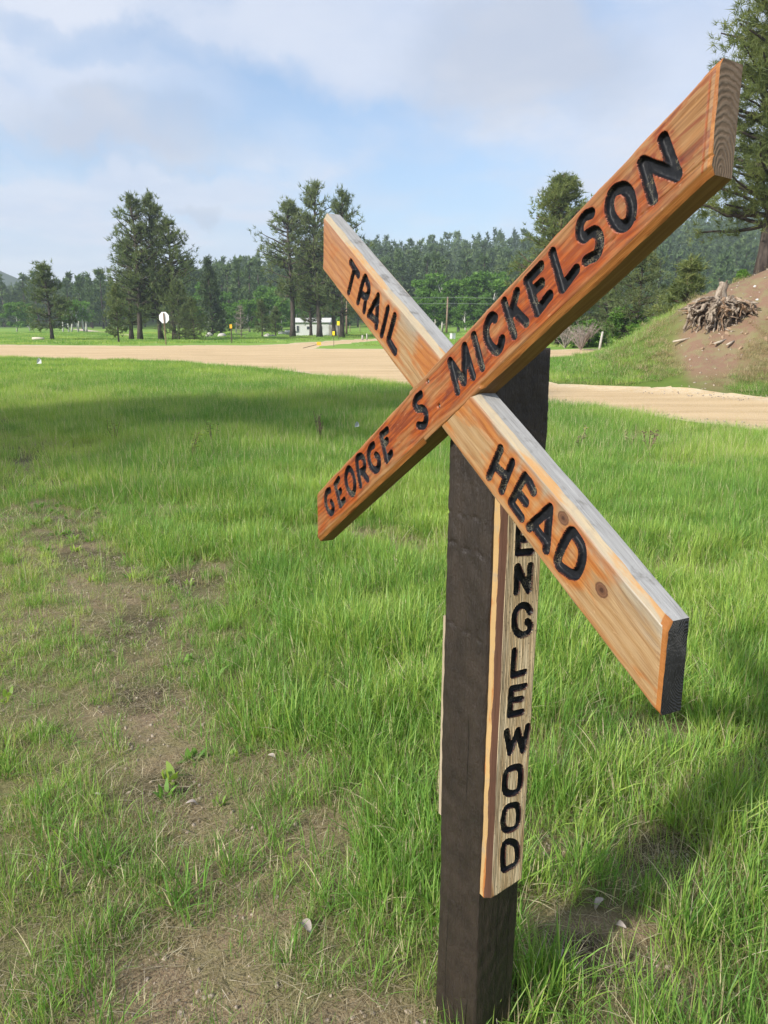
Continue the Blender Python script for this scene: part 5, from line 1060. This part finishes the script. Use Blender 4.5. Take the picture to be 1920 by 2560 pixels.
def scatter(name, pts, typ, rot, scl, protos, **kw):
    me = bpy.data.meshes.new(name); me.vertices.add(len(pts)); me.vertices.foreach_set('co', np.asarray(pts, np.float32).ravel())
    for k, ty, v in (('typ', 'INT', typ), ('rz', 'FLOAT_VECTOR', rot), ('scl', 'FLOAT_VECTOR', scl)):
        at = me.attributes.new(k, ty, 'POINT'); at.data.foreach_set('vector' if ty == 'FLOAT_VECTOR' else 'value', np.asarray(v, np.int32 if ty == 'INT' else np.float32).ravel())
    o = link(name, me, None, **kw); ng = bpy.data.node_groups.new(name, 'GeometryNodeTree')
    ng.interface.new_socket('Geometry', in_out='INPUT', socket_type='NodeSocketGeometry'); ng.interface.new_socket('Geometry', in_out='OUTPUT', socket_type='NodeSocketGeometry')
    N, L = ng.nodes, ng.links; gi = N.new('NodeGroupInput'); go = N.new('NodeGroupOutput'); j = N.new('GeometryNodeJoinGeometry')
    def na(nm, dt):
        a = N.new('GeometryNodeInputNamedAttribute'); a.data_type = dt; a.inputs[0].default_value = nm; return a.outputs[0]
    ty, rz, sc = na('typ', 'INT'), na('rz', 'FLOAT_VECTOR'), na('scl', 'FLOAT_VECTOR')
    for i, p in enumerate(protos):
        oi = N.new('GeometryNodeObjectInfo'); oi.inputs['Object'].default_value = p; oi.inputs['As Instance'].default_value = True
        cp = N.new('FunctionNodeCompare'); cp.data_type = 'INT'; cp.operation = 'EQUAL'; L.new(ty, cp.inputs[2]); cp.inputs[3].default_value = i
        ip = N.new('GeometryNodeInstanceOnPoints'); L.new(gi.outputs[0], ip.inputs['Points']); L.new(cp.outputs[0], ip.inputs['Selection']); L.new(oi.outputs['Geometry'], ip.inputs['Instance'])
        L.new(rz, ip.inputs['Rotation']); L.new(sc, ip.inputs['Scale']); L.new(ip.outputs[0], j.inputs[0])
    L.new(j.outputs[0], go.inputs[0]); md = o.modifiers.new('scatter', 'NODES'); md.node_group = ng; return o
def slope_rot(x, y, rng):
    e = .15; gx = (ground_z(x + e, y) - ground_z(x - e, y)) / (2 * e); gy = (ground_z(x, y + e) - ground_z(x, y - e)) / (2 * e)
    return np.stack([np.clip(gy, -.6, .6) * .8, -np.clip(gx, -.6, .6) * .8, rng.uniform(0, 6.283, len(x))], 1)
def wedge(n, y0, y1, rng, half=.56, pad=.35, pw=1.0):
    y = (rng.random(n) * (y1 ** (1 + pw) - y0 ** (1 + pw)) + y0 ** (1 + pw)) ** (1 / (1 + pw)); return (rng.random(n) * 2 - 1) * (half * y + pad), y
def build_pebbles():
    rng = np.random.default_rng(9); pm = flat_mat('pebble_stone', (.30, .25, .20), .9, .2, .5, scale=30); pr = []
    for i in range(4):
        V, Fs = rock(.006, i + 2, 4); pr.append(bpy.data.objects.new('pebble', mesh('pebble', V, Fs, [pm], None, True)))
    x, y = wedge(9000, 1.2, 6, rng, pw=.5); l = lush(x, y); k = (l < .62) & (fbm2(x, y, 7, 81) > -.1); x, y = x[k], y[k]; s = rng.uniform(.25, 1.0, len(x)) ** 2 * 1.6 + .15
    x1, y1 = wedge(5000, 10, 20, rng, half=.7, pw=1); sd = road_sd(x1, y1); k = (sd > -.9) & (sd < .25); x1, y1 = x1[k], y1[k]; s1 = rng.uniform(1.0, 4.0, len(x1))
    x2, y2 = wedge(2500, 19, 30, rng, half=.6, pw=1); k = soilred(x2, y2) > .5; x2, y2 = x2[k], y2[k]; s2 = rng.uniform(1.5, 6.0, len(x2))
    x, y, s = np.concatenate([x, x1, x2]), np.concatenate([y, y1, y2]), np.concatenate([s, s1, s2])
    P = np.stack([x, y, ground_z(x, y) - np.where(road_sd(x, y) < 0, .02, 0)], 1); scatter('pebbles', P, rng.integers(0, 4, len(x)), rng.uniform(0, 6.28, (len(x), 3)), np.stack([s, s, s], 1), pr, kind='stuff', label='loose pebbles and crumbs of soil on the bare ground and road verge', category='pebbles')
def build_grass():
    rng = np.random.default_rng(77); pr = []
    for i in range(4): pr.append(proto('tall_tuft', M_GRASS, 34, .08, .08, .32, .0023, .55, rng, dryp=.13))          # 0-3
    for i in range(3): pr.append(proto('short_tuft', M_GRASS, 36, .095, .035, .13, .0016, .8, rng, dryp=.22))     # 4-6
    for i in range(3): pr.append(proto('straw_litter', M_STRAW, 26, .12, .05, .16, .0013, .3, rng, segs=3, flat=1.2)) # 7-9
    for i in range(2): pr.append(proto('dry_tuft', M_STRAW, 12, .05, .10, .26, .0013, .7, rng))          # 10-11
    for i in range(3): pr.append(proto('mid_patch', M_GRASS, 150, .32, .09, .33, .0040, .45, rng, segs=3, dryp=.09))        # 12-14
    for i in range(3): pr.append(proto('far_patch', M_GRASS, 230, .80, .14, .34, .010, .36, rng, segs=2))        # 15-17
    for i in range(3): pr.append(proto('bank_patch', M_BANK, 130, .40, .06, .26, .0060, .6, rng, segs=2, dryp=.25)) # 18-20
    for i in range(2): pr.append(proto('meadow_patch', M_GRASS, 260, 2.2, .15, .38, .03, .35, rng, segs=2))       # 21-22
    for i in range(2): pr.append(proto('wide_blade_tuft', M_GRASS, 16, .05, .12, .30, .0042, .55, rng))       # 23-24
    for i in range(2): pr.append(proto('broadleaf_weed', M_GRASS, 11, .03, .05, .10, .013, 1.1, rng, dryp=0))     # 25-26
    P, T_, Ro, S = [], [], [], []
    def add(x, y, typ, s, szk=None, sink=0.006):
        z = ground_z(x, y) - sink; P.append(np.stack([x, y, z], 1)); T_.append(typ); Ro.append(slope_rot(x, y, rng)); s3 = np.stack([s, s, s if szk is None else s * szk], 1); S.append(s3)
    def offroad(x, y, m=.05): return road_sd(x, y) > m
    # foreground
    x, y = wedge(40000, 1.15, 9.5, rng, pw=.75); l = lush(x, y); tall = l * sstep(-1.4, .6, x + .10 * y + .9 * fbm2(x, y, 1.3, 31) * .5 + .35 * sstep(3.5, 6, y) * 3)
    clus = .5 + .5 * fbm2(x, y, 6.5, 41)
    keep = (rng.random(len(x)) < (.14 + .86 * l) * np.clip(.30 + 1.1 * clus, 0, 1) * (.72 + .28 * tall)) & offroad(x, y); x, y, l, tall, clus = x[keep], y[keep], l[keep], tall[keep], clus[keep]
    u = rng.random(len(x)); tall = tall * (.55 + .45 * sstep(1.8, 3.2, y)); typ = np.where(u < .14 + .68 * tall, rng.integers(0, 4, len(x)), rng.integers(4, 7, len(x)))
    typ = np.where(rng.random(len(x)) < .06 + .16 * (1 - sstep(2.4, 3.6, y)) * sstep(-.2, .3, x) + .10 * (fbm2(x, y, 2.2, 61) > .35), rng.integers(10, 12, len(x)), typ); typ = np.where((rng.random(len(x)) < .05) & (l > .4), rng.integers(23, 25, len(x)), typ)
    s = rng.uniform(.6, 1.15, len(x)) * (.62 + .42 * tall) * (.75 + .4 * clus); add(x, y, typ, s)
    x, y = wedge(600, 1.2, 8, rng, pw=.7); k = fbm2(x, y, 2.4, 91) > .15; add(x[k], y[k], rng.integers(25, 27, k.sum()), rng.uniform(.5, 1.1, k.sum()))
    x, y = wedge(9500, 1.15, 7.0, rng, pw=.6); l = lush(x, y); k = rng.random(len(x)) < np.where(l > .6, .30, .40); add(x[k], y[k], rng.integers(7, 10, k.sum()), rng.uniform(.6, 1.25, k.sum()), sink=.0)
    x, y = wedge(1500, 5, 20, rng, pw=.8); k = offroad(x, y, .3) & (ground_z(x, y) < .2) & (fbm2(x, y, .8, 51) > .1); add(x[k], y[k], rng.integers(10, 12, k.sum()), rng.uniform(.9, 1.5, k.sum()))
    # middle distance
    x, y = wedge(7800, 7.5, 24, rng, pw=.8); l = lush(x, y); mz = ground_z(x, y) - np.interp(y, [8, 16, 24], [-.17, -.05, .12]); k = (rng.random(len(x)) < .25 + .75 * l) & offroad(x, y, .25) & (mz < .12); x, y, l = x[k], y[k], l[k]
    add(x, y, rng.integers(12, 15, len(x)), rng.uniform(.7, 1.15, len(x)) * (.6 + .4 * l))
    x, y = wedge(5600, 20, 50, rng, pw=1.); k = offroad(x, y, .75); mz = ground_z(x, y) - np.interp(y, [15, 24, 35, 48], [0, .12, .25, .38]); k &= mz < .35
    add(x[k], y[k], rng.integers(15, 18, k.sum()), rng.uniform(.6, .95, k.sum()))
    # the bank
    x, y = wedge(9000, 17, 34, rng, half=.62, pw=.5); mz = ground_z(x, y) - np.interp(y, [15, 24, 35, 48], [0, .12, .25, .38]); rd = soilred(x, y)
    k = offroad(x, y, .3) & (mz > .05) & (rng.random(len(x)) < (1.0 - .93 * rd) * .85); x, y, mz, rd = x[k], y[k], mz[k], rd[k]
    tx = x / y; green = (rng.random(len(x)) < np.clip(.85 - .85 * mz - 2.0 * (tx - .34), 0.03, .95)) | ((tx < .35) & (rng.random(len(x)) < .5)) | ((y > 25.5) & (tx < .45))
    dryred = (rd > .4) & (rng.random(len(x)) < .8)
    x2, y2, _ = wedge(2600, 18, 34, rng, half=.62, pw=.5) + (0,); rd2 = soilred(x2, y2); k2 = (rd2 > .3) & (fbm2(x2, y2, 1.9, 71) > -.25) & offroad(x2, y2, .3); add(x2[k2], y2[k2], rng.integers(10, 12, k2.sum()), rng.uniform(.7, 1.5, k2.sum()), sink=.01)
    add(x, y, np.where(green & ~dryred, rng.integers(12, 15, len(x)), rng.integers(18, 21, len(x))), rng.uniform(.6, 1.1, len(x)) * (1 - .4 * rd), sink=.01)
    # far meadow
    x, y = wedge(1500, 52, 150, rng, half=.56, pw=1.); k = offroad(x, y, 2.4); add(x[k], y[k], rng.integers(21, 23, k.sum()), rng.uniform(.6, 1.0, k.sum()))
    P, T_, Ro, S = (np.concatenate(a) for a in (P, T_, Ro, S)); print('grass points', len(P))
    scatter('grass', P, T_, Ro, S, pr, kind='stuff', label='green meadow grass with dry straw growing over the ground', category='grass')
build_grass(); build_pebbles()
# ------------------------------------------------------------------ thin morning haze
def build_haze():
    m, t = mat('haze'); v = t.n('ShaderNodeVolumePrincipled'); v.inputs['Color'].default_value = (.80, .90, 1, 1); v.inputs['Density'].default_value = .00055; v.inputs['Anisotropy'].default_value = .2
    t.out(None, v.outputs[0]); V, Q = box((0, 280, 60), (1300, 900, 128)); V[:, 2] = np.where(V[:, 2] > 0, 128, -2.0)
    tag(link('haze', mesh('haze', V, Q, [m])), kind='stuff')
build_haze()
